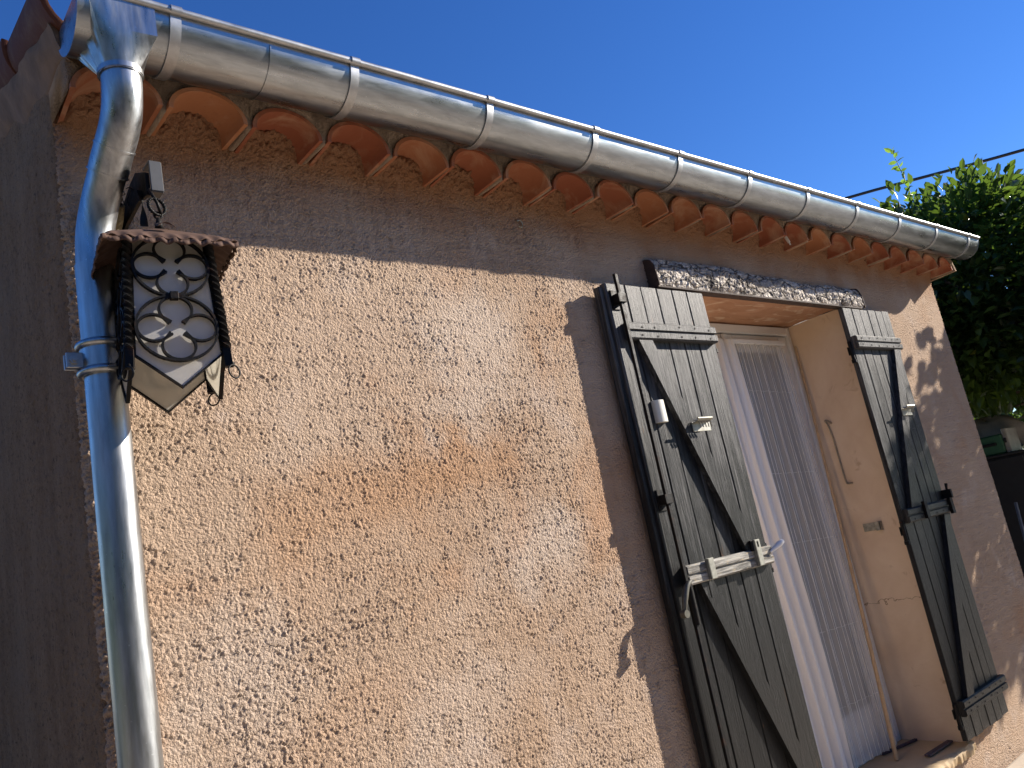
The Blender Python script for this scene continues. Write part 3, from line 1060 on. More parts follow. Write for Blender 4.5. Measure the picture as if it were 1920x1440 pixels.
ring_b = MB().tube([(hw(-.275) + 0.008 + 0.0045 + 0.0125 * math.cos(2 * PI * i / 28), -hw(-.275) - 0.008 - .004 + 0.009 * math.cos(2 * PI * i / 28), -0.287 + 0.0135 * math.sin(2 * PI * i / 28)) for i in range(28)], 0.0018, 6, closed=True)
ring_b.tube([(hw(-.275) + 0.005, -hw(-.275) - 0.004, -0.266), (hw(-.275) + 0.012, -hw(-.275) - 0.011, -0.272)], 0.005, 8)
ring_me = ring_b.mesh("drop_ring", IRON, 180)
for a in SIDES:
    o = link("post", post_me, lan); o.rotation_euler = (0, 0, a)
    r_ = link("drop_ring", ring_me, o)


def roof_fn(a, b):
    # square pyramid with crimped rim, apex in the middle
    x = (a - .5) * 2; y = (b - .5) * 2
    d = max(abs(x), abs(y))
    W = 0.128
    e = max(0.0, (d - 0.75) / 0.25)
    s = (y if abs(x) > abs(y) else x)
    z = 0.074 * (1 - d) - 0.004
    z += -0.006 * e * e + 0.0030 * e * math.sin(s * W / 0.0072 * PI * 0.5)
    return (x * W, y * W * 0.93, z - 0.002)


rb = MB().grid(72, 72, roof_fn)
rf = part("cap", rb, RUSTY, lan, 60, local=True)
so = rf.modifiers.new("sheet", 'SOLIDIFY'); so.thickness = 0.0016
# crimped skirt hanging at the rim
sk = MB()
per = []
W, D_ = 0.128, 0.119
for (xa, ya, xb, yb) in ((-W, -D_, W, -D_), (W, -D_, W, D_), (W, D_, -W, D_), (-W, D_, -W, -D_)):
    for i in range(48):
        t = i / 48
        x, y = xa + (xb - xa) * t, ya + (yb - ya) * t
        o_ = 0.0022 * math.sin(i * PI / 2.0 + .4)
        l = math.hypot(xb - xa, yb - ya)
        per.append((x + (yb - ya) / l * o_, y - (xb - xa) / l * o_, 0.0030 * math.sin(i * PI / 3)))
vs = [(p[0], p[1], -0.013 + p[2]) for p in per] + [(p[0] * 1.008, p[1] * 1.008, -0.024 + p[2]) for p in per]
k_ = len(per)
sk.add(vs, [(i, (i + 1) % k_, k_ + (i + 1) % k_, k_ + i) for i in range(k_)])
sko = part("cap_rim", sk, RUSTY, lan, 60, local=True)
so = sko.modifiers.new("sheet", 'SOLIDIFY'); so.thickness = 0.0016
ve = MB().grid(12, 10, lambda a, b: ((a - .5) * 0.036, -0.080 + 0.03 * b, 0.032 + 0.020 * b + 0.011 * math.sin(PI * a) * (1 - 0.6 * b)))
vo = part("vent_hood", ve, RUSTY, lan, 180, local=True)
so = vo.modifiers.new("sheet", 'SOLIDIFY'); so.thickness = 0.0014
part("finial", MB().tube([(0, 0, 0.066), (0, 0, 0.092)], [0.010, 0.004], 10).tube([(0.0075 * math.cos(2 * PI * i / 20), 0, 0.098 + 0.0075 * math.sin(2 * PI * i / 20)) for i in range(20)], 0.0022, 6, closed=True), IRON, lan, 180, local=True)
part("bulb_holder", MB().tube([(0, 0, 0.06), (0, 0, -0.05)], 0.012, 12).tube([(0, 0, -0.05), (0, 0, -0.08), (0, 0, -0.11), (0, 0, -0.125)], [0.013, 0.024, 0.024, 0.006], 12), CREAM, lan, 60, local=True)

# ------------------------------------------------------------------ bark beam above the door
lin = thing("lintel_beam", "half-log beam with flaking grey bark set in the wall over the door", "beam", (2.0, 0.0, 2.252))
LX0, LX1 = 2.005, 3.645
cells = rng.uniform(0, 1, (230, 2)) * np.array([LX1 - LX0, 0.2])
cellh = rng.uniform(0, 1, 230)
nu, nv = 620, 46
us = np.linspace(0, LX1 - LX0, nu + 1); vs_ = np.linspace(0, 0.2, nv + 1)
UU, VV = np.meshgrid(us, vs_, indexing='ij')
pts = np.stack([UU.ravel(), VV.ravel()], 1)
bx_ = band(1024, 128, 0.0027, 0.02, 0.7)
ju = np.clip((pts[:, 0] / 0.0027).astype(int), 0, 1023); jv = np.clip((pts[:, 1] / 0.0027).astype(int), 0, 127)
wob = bx_[ju, jv]
F1 = np.full(len(pts), 9.0); F2 = np.full(len(pts), 9.0); ID = np.zeros(len(pts), int)
q = pts + np.stack([wob * 0.003, np.roll(wob, 500) * 0.003], 1)
for c_i, c_ in enumerate(cells):
    d = np.hypot((q[:, 0] - c_[0]) * 0.5, q[:, 1] - c_[1])
    m1 = d < F1
    F2 = np.where(m1, F1, np.minimum(F2, d)); ID = np.where(m1, c_i, ID); F1 = np.where(m1, d, F1)
crack = np.clip((F2 - F1) / 0.009, 0, 1)
big = np.sin(pts[:, 0] * 5.1) * 0.006 + np.sin(pts[:, 0] * 13.7 + 1) * 0.004
disp = crack * (0.003 + 0.006 * cellh[ID]) + 0.0009 * wob + big
t = pts[:, 1] / 0.2
ang = t * PI * 0.5
ry = 0.050; rz = 0.112 + 0.01 * np.sin(pts[:, 0] * 3.3)
low = 0.55
yy = -(ry * np.cos(ang) ** 0.6 * 1.0); zz = 2.252 + rz * np.sin(ang) ** 0.85
ny = -np.cos(ang); nz = np.sin(ang)
edge = np.clip(np.minimum(t / 0.06, 1), 0, 1)
V = np.stack([LX0 + pts[:, 0], yy + ny * disp * edge, zz + nz * disp * edge * 0.8], 1) - np.array([2.0, 0, 2.252])
idx = np.arange((nu + 1) * (nv + 1)).reshape(nu + 1, nv + 1)
F = np.stack([idx[:-1, :-1], idx[1:, :-1], idx[1:, 1:], idx[:-1, 1:]], -1).reshape(-1, 4)
link("bark", np_mesh("bark", V, F, BARK), lin)
for xe in (LX0, LX1):
    ep = [(-0.052 * math.cos(a) ** 0.6 - (0.006 if a < 1.2 else 0), 2.252 + 0.117 * math.sin(a) ** 0.85) for a in [i * PI / 2 / 12 for i in range(13)]] + [(0.004, 2.252)]
    part("cut_end", MB().prism(ep, 'x', xe - 0.003, xe + 0.003), ENDGRAIN, lin)
part("sawn_underside", MB().box(LX0, LX1, -0.050, -0.0075, 2.246, 2.2535), ENDGRAIN, lin)

# ------------------------------------------------------------------ shutters
YF, TH = -0.060, 0.026


def batten(x0, x1, z0, z1, rough_edge=False):
    zm = (z0 + z1) / 2
    pr = [(YF, z0), (YF - .020, z0), (YF - .026, z0 + .006), (YF - .026, zm - .005), (YF - .018, zm - .002), (YF - .018, zm + .002), (YF - .026, zm + .005), (YF - .026, z1 - .006), (YF - .020, z1), (YF, z1)]
    return MB().prism(pr, 'x', x0, x1)


def brace(xt0, xt1, zt, xb0, xb1, zb):
    return MB().prism([(xt0, zt), (xt1, zt), (xb1, zb), (xb0, zb)], 'y', YF, YF - 0.022)


def planks(root, xs, z0, z1):
    for a, c in zip(xs[:-1], xs[1:]):
        j = rng.uniform(-.0015, .0015)
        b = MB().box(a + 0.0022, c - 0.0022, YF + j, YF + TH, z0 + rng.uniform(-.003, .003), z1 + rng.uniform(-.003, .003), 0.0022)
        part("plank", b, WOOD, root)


nail_me = MB().tube([(0, 0, 0), (0, -0.0018, 0)], [0.0042, 0.003], 8).mesh("nail", IRON)


def nails(root, xs, z, y):
    o0 = world_of(root)
    for x in xs:
        link("nail", nail_me, root, (x + rng.uniform(-.006, .006) - o0.x, y - o0.y, z + rng.uniform(-.004, .004) - o0.z))


def wooden_hinge(root, x, z, side):
    hb_ = MB().tube([(x, YF + 0.012, z - 0.045), (x, YF + 0.012, z + 0.045)], 0.009, 10)
    hb_.box(min(x, x + side * 0.06), max(x, x + side * 0.06), YF + TH - .001, YF + TH + 0.004, z - 0.02, z + 0.02)
    hb_.tube([(x, YF + 0.012, z - 0.062), (x, YF + 0.012, z - 0.046)], 0.012, 10)
    part("hinge", hb_, IRON, root, 50)


# left leaf (free edge to the left, with the espagnolette)
shl = thing("shutter", "black plank shutter with rusty bolt rod and white sensor, left of the door", "shutter", (2.27, -0.068, 0.2), "open shutters beside the door")
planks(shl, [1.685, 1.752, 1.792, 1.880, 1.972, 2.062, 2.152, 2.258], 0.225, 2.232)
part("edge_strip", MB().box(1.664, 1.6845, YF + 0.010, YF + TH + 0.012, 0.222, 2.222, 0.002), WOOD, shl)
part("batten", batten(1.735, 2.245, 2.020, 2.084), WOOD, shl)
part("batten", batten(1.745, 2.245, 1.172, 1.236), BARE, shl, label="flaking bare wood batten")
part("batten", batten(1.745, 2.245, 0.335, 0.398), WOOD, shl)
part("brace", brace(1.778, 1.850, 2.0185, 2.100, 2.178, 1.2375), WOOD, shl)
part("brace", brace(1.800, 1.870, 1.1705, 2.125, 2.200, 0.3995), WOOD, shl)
for z in (2.05, 1.20, 0.36): wooden_hinge(shl, 2.262, z, -1)
rod = MB().box(1.722, 1.738, YF - 0.026, YF - 0.014, 0.24, 1.10, 0.002).box(1.722, 1.738, YF - 0.026, YF - 0.014, 1.14, 2.262, 0.002)
rod.tube([(1.730, YF - 0.024, 1.05), (1.730, YF - 0.024, 1.19)], 0.013, 10)
ro_ = part("bolt_rod", rod, IRON, shl, 40)
for z in (2.17, 1.46, 0.50):
    part("rod_guide", MB().box(1.700, 1.745, YF - 0.003, YF, z - 0.035, z + 0.035).box(1.712, 1.748, YF - 0.032, YF - 0.0275, z - 0.016, z + 0.016, 0.001).box(1.710, 1.714, YF - 0.032, YF, z - 0.016, z + 0.016).box(1.745, 1.749, YF - 0.032, YF, z - 0.016, z + 0.016), IRON, ro_)
OLIVE = m_plain('dull_olive_iron', (0.10, 0.095, 0.075), 0.5, 0.3, var=0.3, scale=50)
hpth = catmull([(1.728, YF - 0.040, 1.19), (1.703, YF - 0.038, 1.172), (1.680, YF - 0.038, 1.135), (1.668, YF - 0.036, 1.100)], 6)
part("rod_handle", MB().tube(hpth, [0.006 + 0.004 * math.sin(PI * i / (len(hpth) - 1)) for i in range(len(hpth))], 8).tube([(1.667, YF - 0.046, 1.095), (1.667, YF - 0.026, 1.095)], 0.013, 12), OLIVE, ro_, 60)


def keeper(x, z0, z1, y):
    b = MB().box(x - 0.010, x + 0.010, y - 0.0045, y - 0.0005, z0, z1, 0.001)
    b.box(x - 0.010, x + 0.022, y - 0.014, y - 0.010, z0, z1, 0.001).box(x - 0.010, x - 0.006, y - 0.014, y, z0, z1)
    return b


YB = YF - 0.026
part("keeper", keeper(1.852, 1.176, 1.244, YB), STEEL, shl)
part("keeper", keeper(2.140, 1.176, 1.268, YB), STEEL, shl)
part("keeper", MB().box(1.838, 1.858, YF - 0.006, YF - 0.001, 1.118, 1.170, 0.001).box(1.836, 1.842, YF - 0.022, YF, 1.118, 1.170), STEEL, shl)
part("keeper", MB().box(2.118, 2.142, YB - 0.006, YB + 0.004, 1.230, 1.268, 0.001).box(2.140, 2.152, YB - 0.014, YB, 1.240, 1.262, 0.001), IRON, shl)
peg = MB().tube([(2.235, YB + 0.004, 1.212), (2.255, YB - 0.006, 1.222), (2.275, YB - 0.016, 1.233), (2.292, YB - 0.024, 1.242)], [0.0045, 0.0085, 0.0115, 0.008], 10)
part("white_peg", peg, m_plain("white_plastic", (0.8, 0.8, 0.8), 0.35, var=0.03), shl, 60)


def stay_catch(root, x0, x1, z):
    b = MB().box(x0, x1, YF - 0.026, YF - 0.022, z - 0.022, z + 0.014, 0.001)
    crv = [(YF - 0.024 - 0.034 * math.sin(a), z + 0.010 + 0.010 * (1 - math.cos(a))) for a in [i * PI / 12 for i in range(9)]]
    o_ = crv + [(p[0] + 0.003, p[1] - 0.003) for p in crv[::-1]]
    b.prism(o_, 'x', x0, x1 - 0.02)
    for k in range(5):
        xx = x0 + 0.008 + k * 0.016
        b.tube([(xx, YF - 0.03, z + 0.02), (xx + 0.004, YF - 0.05, z + 0.006), (xx + 0.008, YF - 0.048, z - 0.012)], 0.0022, 5)
    part("stay_catch", b, STEEL, root, 40)


stay_catch(shl, 1.955, 2.060, 1.700)
snp = []
for i in range(13):
    a = PI * i / 12
    snp.append((1.814 - 0.026 * math.cos(a), YF - 0.0005 - 0.010 - 0.014 * math.sin(a)))
sens = MB().prism([(1.788, YF - 0.0005)] + snp + [(1.840, YF - 0.0005)], 'z', 1.722, 1.800)
single("contact_sensor", sens, CREAM, "small cream plastic sensor box stuck on the shutter with the bolt rod", "sensor", (1.814, YF, 1.722), 40)

for z in (2.036, 2.069, 0.352, 0.383): nails(shl, (1.80, 1.88, 2.02, 2.11, 2.20), z, YF - 0.0262)
# right leaf (hinged on its left edge)
shr = thing("shutter", "black plank shutter right of the door, dappled by tree shade", "shutter", (3.37, -0.068, 0.2), "open shutters beside the door")
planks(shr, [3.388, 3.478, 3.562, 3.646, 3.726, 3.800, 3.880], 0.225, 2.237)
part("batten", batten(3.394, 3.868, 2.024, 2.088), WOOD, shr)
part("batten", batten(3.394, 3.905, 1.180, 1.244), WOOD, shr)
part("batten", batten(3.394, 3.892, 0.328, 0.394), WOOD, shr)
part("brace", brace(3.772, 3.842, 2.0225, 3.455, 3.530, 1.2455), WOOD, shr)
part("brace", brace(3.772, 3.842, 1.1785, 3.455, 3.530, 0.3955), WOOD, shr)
for z in (2.02, 1.15, 0.34): wooden_hinge(shr, 3.380, z, 1)
part("keeper", keeper(3.560, 1.182, 1.262, YB), IRON, shr)
part("keeper", keeper(3.850, 1.172, 1.250, YB), IRON, shr)
part("keeper", MB().box(3.862, 3.880, YB - 0.020, YB + 0.026, 1.246, 1.290, 0.002).tube([(3.872, YB, 1.290), (3.874, YB - .004, 1.320)], [0.006, 0.008], 8), IRON, shr)
stay_catch(shr, 3.640, 3.745, 1.700)

for z in (2.040, 2.073, 1.196, 0.345, 0.378): nails(shr, (3.44, 3.52, 3.60, 3.69, 3.76, 3.83), z, YF - 0.0262)

# ------------------------------------------------------------------ french door, curtain, and the small things in the recess
DY = 0.30
door = thing("french_door", "white glazed french door set deep in the recess between the shutters", "door", (2.885, DY, 0.2))


def bars(x0, x1, z0, z1, w, y0, y1, wb=None, wt=None, bev=0.004):
    b = MB()
    wb = wb or w; wt = wt or w
    b.box(x0, x0 + w, y0, y1, z0, z1, bev).box(x1 - w, x1, y0, y1, z0, z1, bev)
    b.box(x0 + w + 0.0004, x1 - w - 0.0004, y0, y1 - 0.002, z0, z0 + wb, bev).box(x0 + w + 0.0004, x1 - w - 0.0004, y0, y1 - 0.002, z1 - wt, z1, bev)
    return b


part("frame", bars(OX0 + 0.002, OX1 - 0.002, 0.197, 2.259, 0.034, DY - 0.006, DY + 0.055, 0.03, 0.045), WHITE, door)
for x0, x1 in ((2.312, 2.880), (2.886, 3.452)):
    lf = part("leaf", bars(x0, x1, 0.232, 2.210, 0.078, DY + 0.006, DY + 0.046, 0.16, 0.075), WHITE, door)
    part("pane", MB().box(x0 + 0.074, x1 - 0.074, DY + 0.026, DY + 0.031, 0.385, 2.14), GLASS, lf)
    part("glazing_bead", bars(x0 + 0.079, x1 - 0.079, 0.393, 2.134, 0.010, DY + 0.012, DY + 0.025, bev=0.002), WHITE, lf)
part("meeting_strip", MB().box(2.868, 2.900, DY - 0.012, DY + 0.004, 0.236, 2.206, 0.004), WHITE, door)
# sheer curtain behind the glass
sheer = MB().grid(120, 6, lambda a, b: (2.36 + 1.06 * a, DY + 0.075 + 0.004 * math.sin(a * 75) + 0.003 * math.sin(a * 31), 0.25 + 1.95 * b))
single("sheer_curtain", sheer, m_net("sheer_fabric", (0.72, 0.705, 0.68), 0.92), "grey sheer curtain hanging behind the glass of the door", "curtain", (2.885, DY + 0.075, 0.25), 180)
room = thing("dark_room", "dim grey room seen through the door glass", "room", (2.885, 1.5, 0.2))
part("room_shell", MB().box(0.1, 4.6, 0.42, 2.9, 0.0, 2.6), m_plain("dim_wall", (0.25, 0.24, 0.24), 0.9), room)


# fly curtain hung across the right half of the recess, threads and all
def net_pt(a, b):
    z = 0.235 + 1.925 * b - 0.02 * a
    x = 2.905 + 0.445 * a + 0.03 * (1 - b) * (a - .5)
    return (x, DY - 0.026 - 0.030 * (1 - b) + 0.007 * math.sin(a * 40 + b) + 0.003 * math.sin(a * 90), z)


net = thing("fly_curtain", "thin striped fly curtain hanging over the white door", "curtain", (3.12, DY - 0.03, 2.16))
part("mesh_sheet", MB().grid(90, 24, net_pt), m_net("fly_net", (0.72, 0.71, 0.69), 0.42), net, 180)
th = MB()
for k in range(21):
    a = 0.01 + 0.98 * k / 20
    pts = [net_pt(a, j / 24) for j in range(25)]
    th.tube([(p[0], p[1] - 0.0015, p[2]) for p in pts], 0.0011, 4)
tho = part("thread", th, m_plain("net_thread", (0.72, 0.70, 0.66), 0.7), net)
tho['kind'] = 'stuff'
THIN = m_plain("net_thread_thin", (0.6, 0.6, 0.6), 0.7)
for j in (3, 7, 12, 16, 21):
    pts = [net_pt(i / 30, j / 24) for i in range(31)]
    part("cross_thread", MB().tube([(p[0], p[1] - 0.001, p[2]) for p in pts], 0.0007, 4), THIN, net)
part("rail", MB().box(2.890, 3.360, DY - 0.036, DY - 0.020, 2.150, 2.172, 0.002), WHITE, net)


# loose white film hanging at the meeting stile
def film_pt(a, b):
    z = 0.22 + 1.95 * b
    return (2.60 + 0.30 * a + 0.015 * math.sin(b * 7) * (1 - b), DY - 0.030 - 0.045 * (1 - b) + 0.012 * math.sin(a * 22 + b * 3) + 0.006 * math.sin(a * 47 + 2), z)


single("door_drape", MB().grid(60, 30, film_pt), m_net("white_film", (0.74, 0.72, 0.70), 0.85, 0.5), "creased white drape at the door's left side next to the shutter", "curtain", (2.75, DY - 0.03, 2.17), 180)

cane_p = [(3.186, 0.178, 0.2), (3.260, 0.200, 0.62), (3.335, 0.226, 1.05), (3.405, 0.252, 1.50), (3.468, 0.274, 1.98), (3.480, 0.280, 2.15)]
cp_ = catmull(cane_p, 14)
rad = []
for i in range(len(cp_)):
    t = i / (len(cp_) - 1)
    rad.append(0.0098 - 0.0055 * t + (0.0012 if i % 11 == 5 else 0))
single("bamboo_cane", MB().tube(cp_, rad, 10), BAMBOO, "long thin bamboo cane leaning in the door recess", "cane", (3.186, 0.178, 0.2), 60)
hk = MB().tube(catmull([(3.486, 0.205, 1.718), (3.470, 0.212, 1.735), (3.472, 0.228, 1.738), (3.478, 0.222, 1.716), (3.482, 0.216, 1.66), (3.484, 0.214, 1.55), (3.484, 0.2125, 1.435), (3.483, 0.206, 1.413), (3.484, 0.180, 1.411)], 6), 0.0042, 8)
single("stay_hook", hk, m_plain("pale_steel", (0.30, 0.25, 0.19), 0.5, 0.4), "thin metal stay hook hanging on the plastered side of the recess", "hook", (3.48, 0.21, 1.71), 60)
sp = thing("strike_plate", "small galvanised strike plate screwed to the plastered recess below the hook", "plate", (3.488, 0.14, 1.185))
part("plate", MB().box(3.4835, 3.4885, 0.112, 0.190, 1.168, 1.206, 0.001), STEEL, sp)
part("keep", MB().box(3.462, 3.4835, 0.094, 0.099, 1.166, 1.208, 0.001).box(3.462, 3.466, 0.094, 0.118, 1.166, 1.208, 0.001).box(3.4835, 3.4885, 0.094, 0.112, 1.166, 1.208), STEEL, sp)
for yy_ in (0.135, 0.178): part("screw", MB().tube([(3.480, yy_, 1.187), (3.4845, yy_, 1.187)], 0.005, 8), STEEL, sp)


def lath(x0, y0, x1, y1, w):
    d = Vector((x1 - x0, y1 - y0, 0)); L = d.length; a = math.atan2(d.y, d.x)
    return MB().box(0, L, -w / 2, w / 2, 0.0, 0.010, 0.0015, m=Matrix.Translation((x0, y0, 0.1985)) @ Matrix.Rotation(a, 4, 'Z'))


single("wood_lath", lath(3.24, 0.272, 3.478, 0.218, 0.016), DARKWOOD, "thin dark lath on the sill tucked against the door frame", "lath", (3.30, 0.262, 0.198), group="dark laths on the sill")
single("wood_lath", lath(3.25, 0.070, 3.47, 0.058, 0.026), DARKWOOD, "broad dark lath lying near the front of the door sill", "lath", (3.35, 0.065, 0.198), group="dark laths on the sill")

eye = MB().tube([(1.388 + 0.011 * math.cos(a), -0.012, 2.441 + 0.013 * math.sin(a)) for a in [2.4 - i * 0.33 for i in range(15)]], 0.0024, 6)
eye.tube([(1.380, 0.005, 2.450), (1.380, -0.014, 2.450)], 0.003, 6)
single("screw_eye", eye, STEEL, "small open screw eye in the wall below the eave tiles", "hook", (1.388, -0.01, 2.441), 60)
plug = MB().tube([(2.985, -0.085, 2.548), (2.990, -0.092, 2.518)], 0.007, 10).tube([(2.990, -0.092, 2.520), (2.992, -0.094, 2.506)], 0.0035, 8)
single("plastic_plug", plug, m_plain("white_plug", (0.7, 0.68, 0.62), 0.4, var=0.05), "tiny white plug poking out under an eave tile", "plug", (2.985, -0.085, 2.548), 40)

# ------------------------------------------------------------------ foliage
LEAF_V = np.array([(0, 0, 0), (0.25, 0.28, 0.06), (0.22, 0.66, 0.04), (0, 1.0, -0.12), (-0.22, 0.66, 0.04), (-0.25, 0.28, 0.06), (0, 0.5, -0.03)], float)
LEAF_F = np.array([(0, 1, 2, 6), (6, 2, 3, 4), (0, 6, 4, 5)])


def leaf_frames(P, Dr, L, droop=0.5):
    """rotation frames for leaves at P pointing along Dr"""
    n = len(P)
    Dr = Dr + rng.normal(0, 0.45, (n, 3)); Dr[:, 2] -= droop * rng.uniform(0, 1, n)
    Dr /= np.linalg.norm(Dr, axis=1)[:, None]
    up = np.array([0, 0, 1.0]) + rng.normal(0, 0.45, (n, 3))
    sx = np.cross(Dr, up); sx /= np.linalg.norm(sx, axis=1)[:, None]
    nz_ = np.cross(sx, Dr)
    return sx, Dr, nz_


def leaves_arrays(P, fr, L):
    sx, d, nz_ = fr
    V = P[:, None, :] + L[:, None, None] * (LEAF_V[None, :, 0:1] * sx[:, None, :] * 1.0 + LEAF_V[None, :, 1:2] * d[:, None, :] + LEAF_V[None, :, 2:3] * nz_[:, None, :])
    n = len(P); k = len(LEAF_V)
    F = (np.arange(n) * k)[:, None, None] + LEAF_F[None]
    return V.reshape(-1, 3), F.reshape(-1, 4)


def clump_points(centre, rad, nclump, per, power=2.6, inner=0.55, csize=0.2):
    c = rng.normal(0, 1, (nclump, 3)); c /= (np.abs(c) ** power).sum(1)[:, None] ** (1 / power)
    c *= rng.uniform(inner, 1.0, nclump)[:, None] ** 0.6
    cc = centre + c * rad
    outd = c / np.linalg.norm(c, axis=1)[:, None]
    P = np.repeat(cc, per, 0) + rng.normal(0, csize, (nclump * per, 3)) * np.array([1, 1, .8])
    O = np.repeat(outd, per, 0) + (P - np.repeat(cc, per, 0)) / csize * 0.6
    return P, O, cc


LEAF_M = m_leaf("citrus_leaf", (0.015, 0.036, 0.010), (0.036, 0.068, 0.016), k=0.19)
HEDGE_M = m_leaf("hedge_leaf", (0.018, 0.035, 0.012), (0.04, 0.07, 0.02), k=0.2)
BARKT = m_plain("tree_bark", (0.09, 0.07, 0.055), 0.9, var=0.3, scale=15, bump=0.6)

TC = np.array([7.45, -0.05, 2.85]); TR = np.array([1.35, 1.30, 1.15])
tree = thing("citrus_tree", "dense glossy-leaved citrus tree rising beyond the right end of the house", "tree", (7.5, 0.0, 0.0))
trunk_p = catmull([(7.5, 0.0, -0.05), (7.48, 0.02, 0.6), (7.52, -0.03, 1.2), (7.46, 0.0, 1.9)], 5)
part("trunk", MB().tube(trunk_p, [0.10 - 0.035 * i / (len(trunk_p) - 1) for i in range(len(trunk_p))], 12), BARKT, tree, 180)
P, O, CC = clump_points(np.array([7.55, 0.64, 2.62]), np.array([1.30, 0.92, 1.14]), 480, 40, csize=0.15)
P2, O2, CC2 = clump_points(np.array([7.25, -0.80, 2.16]), np.array([1.15, 0.75, 0.82]), 290, 36)
CC = np.concatenate([CC, CC2])
PI_ = np.array([7.55, 0.64, 2.58]) + rng.normal(0, 0.42, (3200, 3)) * np.array([1.3, .9, 1.1])
P = np.concatenate([P, P2, PI_]); O = np.concatenate([O, O2, rng.normal(0, 1, (3200, 3))])
lb_ = MB()
for i in range(26):
    c_ = Vector(CC[i * 18]); s0 = Vector((7.47, 0, 1.5 + 0.4 * random.random())); mid = s0.lerp(c_, .5) + Vector((0, 0, .12))
    lb_.tube(catmull([s0, mid, c_], 4), [0.035 - 0.028 * k / 8 for k in range(9)], 7)
part("limb", lb_, BARKT, tree, 180)
in_back = (((P - np.array([7.55, 0.64, 2.62])) / np.array([1.30, 0.92, 1.14])) ** 2).sum(1) < 1.5
in_front = (((P - np.array([7.25, -0.80, 2.16])) / np.array([1.15, 0.75, 0.82])) ** 2).sum(1) < 2.0
keep = (in_back | in_front) & (P[:, 2] > 1.62) & ((P[:, 1] < 0.2) | (P[:, 2] > 1.86)) & ((P[:, 1] > -0.3) | (P[:, 2] > 0.34 - 1.22 * P[:, 1] + rng.normal(0, .06, len(P))))
P, O = P[keep], O[keep]
L = rng.uniform(0.08, 0.135, len(P))
fr = leaf_frames(P, O, L)
# the three hundred leaves nearest the camera stand alone, the rest is one mass
Rm = np.array([_right, -_up, -_back]); cpos = np.array([-0.46, -1.85, 1.36])
qc = (P - cpos) @ Rm.T
uv = qc[:, :2] / qc[:, 2:3] * 1549.5 + np.array([960, 720])
vis = (uv[:, 0] < 1920) & (uv[:, 1] > 0) & (((uv[:, 1] > 520) & (uv[:, 0] > 1750 + (uv[:, 1] - 530) * 0.302)) | (uv[:, 1] < 440 - (1830 - uv[:, 0]) * 0.278) | (uv[:, 0] > 1835))
order = np.argsort(np.where(vis, qc[:, 2], 99))
near = order[:298]; rest = order[298:]
V, F = leaves_arrays(P[rest], tuple(a[rest] for a in fr), L[rest])
fo = link("foliage", np_mesh("foliage", V - np.array([7.5, 0, 0]), F, LEAF_M, False), tree)
fo['kind'] = 'stuff'
leaf_me = np_mesh("leaf", LEAF_V * np.array([1, 1, 1]), LEAF_F, LEAF_M, False)
for i in near:
    o = bpy.data.objects.new("leaf", leaf_me); COL.objects.link(o); o.parent = tree
    R3 = Matrix((fr[0][i], fr[1][i], fr[2][i])).transposed().to_4x4()
    o.matrix_local = Matrix.Translation(Vector(P[i]) - Vector((7.5, 0, 0))) @ R3 @ Matrix.Scale(L[i], 4)
# tall water shoot above the crown
sh_p = catmull([(7.05, 0.72, 3.50), (7.03, 0.75, 3.75), (7.04, 0.77, 4.0), (7.02, 0.79, 4.24)], 6)
shoot = part("shoot", MB().tube(sh_p, [0.007 - 0.005 * i / (len(sh_p) - 1) for i in range(len(sh_p))], 6), m_plain("green_twig", (0.10, 0.13, 0.04), 0.6), tree, 180)
Ps, Os = [], []
for i in range(6, len(sh_p)):
    for k in range(2):
        a = i * 2.4 + k * PI
        Ps.append(sh_p[i]); Os.append((math.cos(a), math.sin(a), 0.5))
Ps = np.array([tuple(p) for p in Ps]); Os = np.array(Os)
Ls = rng.uniform(0.05, 0.085, len(Ps))
frs = leaf_frames(Ps, Os, Ls, 0.2)
SHOOT_M = m_leaf("young_leaf", (0.10, 0.15, 0.03), (0.16, 0.20, 0.04), k=0.45)
sl_me = np_mesh("shoot_leaf", LEAF_V, LEAF_F, SHOOT_M, False)
for i in range(len(Ps)):
    o = bpy.data.objects.new("shoot_leaf", sl_me); COL.objects.link(o); o.parent = shoot
    R3 = Matrix((frs[0][i], frs[1][i], frs[2][i])).transposed().to_4x4()
    o.matrix_local = Matrix.Translation(Vector(Ps[i]) - Vector((7.5, 0, 0))) @ R3 @ Matrix.Scale(Ls[i], 4)


def hedge(name, label, x0, x1, y0, y1, z1, n, size):
    t_ = thing(name, label, "hedge", ((x0 + x1) / 2, (y0 + y1) / 2, 0))
    P_ = np.stack([rng.uniform(x0, x1, n), rng.uniform(y0, y1, n), rng.uniform(0.0, 1, n) ** 0.8 * z1], 1)
    P_[:, 2] *= 1 + 0.10 * np.sin(P_[:, 0] * 2.3) * np.cos(P_[:, 1] * 1.9)
    L_ = rng.uniform(size * .7, size * 1.3, n)
    V_, F_ = leaves_arrays(P_, leaf_frames(P_, rng.normal(0, 1, (n, 3)), L_), L_)
    f = link("foliage", np_mesh("foliage", V_ - np.array(t_.location), F_, HEDGE_M, False), t_)
    f['kind'] = 'stuff'
    st = MB()
    for k in range(14):
        x, y = random.uniform(x0, x1), (y0 + y1) / 2 + random.uniform(-.1, .1)
        st.tube([(x, y, -0.02), (x + random.uniform(-.1, .1), y, z1 * 0.8)], [0.03, 0.01], 6)
    part("stem", st, BARKT, t_)


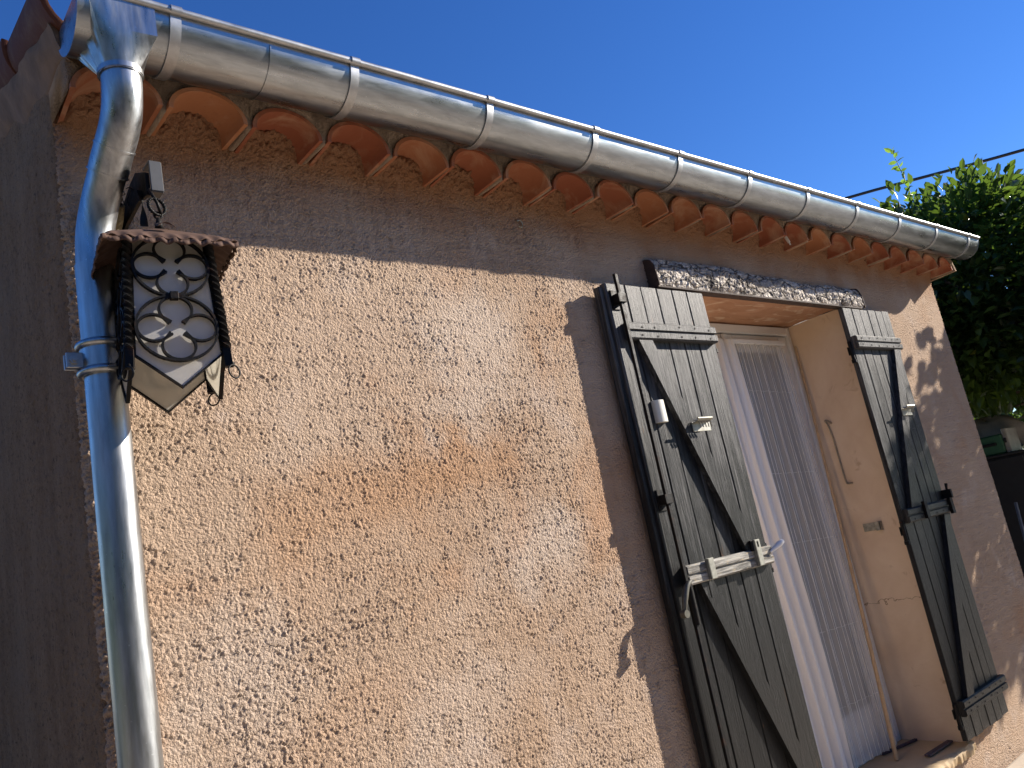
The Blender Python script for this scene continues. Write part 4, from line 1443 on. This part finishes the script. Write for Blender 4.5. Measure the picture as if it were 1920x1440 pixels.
hedge("hedge", "tall dark hedge closing the garden behind the citrus tree", 10.2, 11.4, -0.6, 7.0, 3.1, 9000, 0.17)
hedge("hedge", "tall garden hedge on the left, seen only mirrored in the downpipe", -7.8, -6.8, -6.5, 6.0, 3.4, 14000, 0.20)
hedge("hedge", "clipped green hedge along the far side of the terrace behind the viewer", -9.0, 7.0, -7.6, -6.4, 3.7, 16000, 0.22)

# ------------------------------------------------------------------ beyond the house corner: cabinet, case, sack, pole
cab = thing("garden_cabinet", "charcoal garden cabinet standing in the shade under the citrus tree", "cabinet", (7.25, 0.98, 0.0))
CHAR = m_plain("charcoal_panel", (0.018, 0.019, 0.021), 0.55, var=0.15)
part("carcass", MB().box(7.02, 7.50, 0.52, 1.45, 0.04, 1.415, 0.004), CHAR, cab)
part("top_board", MB().box(7.00, 7.52, 0.50, 1.47, 1.416, 1.436, 0.003), CHAR, cab)
for ya, yb in ((0.54, 0.98), (0.99, 1.43)):
    d_ = part("cabinet_door", MB().box(7.003, 7.0195, ya, yb, 0.08, 1.40, 0.003), CHAR, cab)
    part("handle", MB().box(6.985, 7.0025, (0.945 if ya < .9 else 1.01), (0.960 if ya < .9 else 1.025), 0.70, 0.86, 0.002), IRON, d_)
case = thing("tool_case", "green tool case with a black handle on top of the charcoal cabinet", "case", (7.15, 0.85, 1.436))
part("body", MB().box(7.03, 7.30, 0.655, 1.10, 1.437, 1.600, 0.012), m_plain("green_plastic", (0.045, 0.135, 0.075), 0.45, var=0.1), case)
part("handle", MB().box(7.012, 7.0295, 0.705, 0.835, 1.513, 1.537, 0.004), BLACKC, case)
part("side_panel", MB().box(7.04, 7.29, 0.615, 0.654, 1.438, 1.640, 0.006), m_plain("grey_plastic", (0.30, 0.29, 0.26), 0.5), case)
part("latch", MB().box(7.024, 7.0395, 0.628, 0.645, 1.52, 1.56, 0.003), BLACKC, case)


def sack_pt(a, b):
    th_ = 2 * PI * a; ph = PI * b
    n_ = 1 + 0.10 * math.sin(3 * th_ + 4 * b) + 0.07 * math.sin(7 * th_ + 2) * math.sin(ph)
    return (7.42 + 0.10 * n_ * math.cos(th_) * math.sin(ph) ** 0.7, 0.88 + 0.32 * n_ * math.sin(th_) * math.sin(ph) ** 0.7, 1.60 + (0.162 + 0.02 * math.sin(5 * th_)) * math.cos(ph) * -1)


single("sack", MB().grid(36, 18, sack_pt), m_plain("pale_sack", (0.42, 0.38, 0.33), 0.9, var=0.12, bump=0.4), "pale lumpy sack slumped behind the green case", "sack", (7.42, 0.88, 1.436), 180)
single("garden_pole", MB().tube([(6.75, 0.665, 0.0), (6.75, 0.61, 1.05)], 0.012, 8), m_plain("blue_grey_tube", (0.05, 0.07, 0.12), 0.5), "thin blue-grey pole standing against the charcoal cabinet", "pole", (6.75, 0.665, 0), 60)

# overhead cable crossing the sky behind the tree
ca = [Vector((15.2, 10.2, 7.92)), Vector((17.04, 5.54, 7.61)), Vector((17.44, 4.59, 7.54)), Vector((18.17, 2.35, 7.30)), Vector((19.3, -1.6, 6.95)), Vector((20.6, -6.0, 6.8))]
single("overhead_cable", MB().tube(catmull(ca, 6), 0.032, 6), BLACKC, "black overhead cable crossing the sky above the citrus tree", "cable", (17.04, 5.54, 7.61), 60)
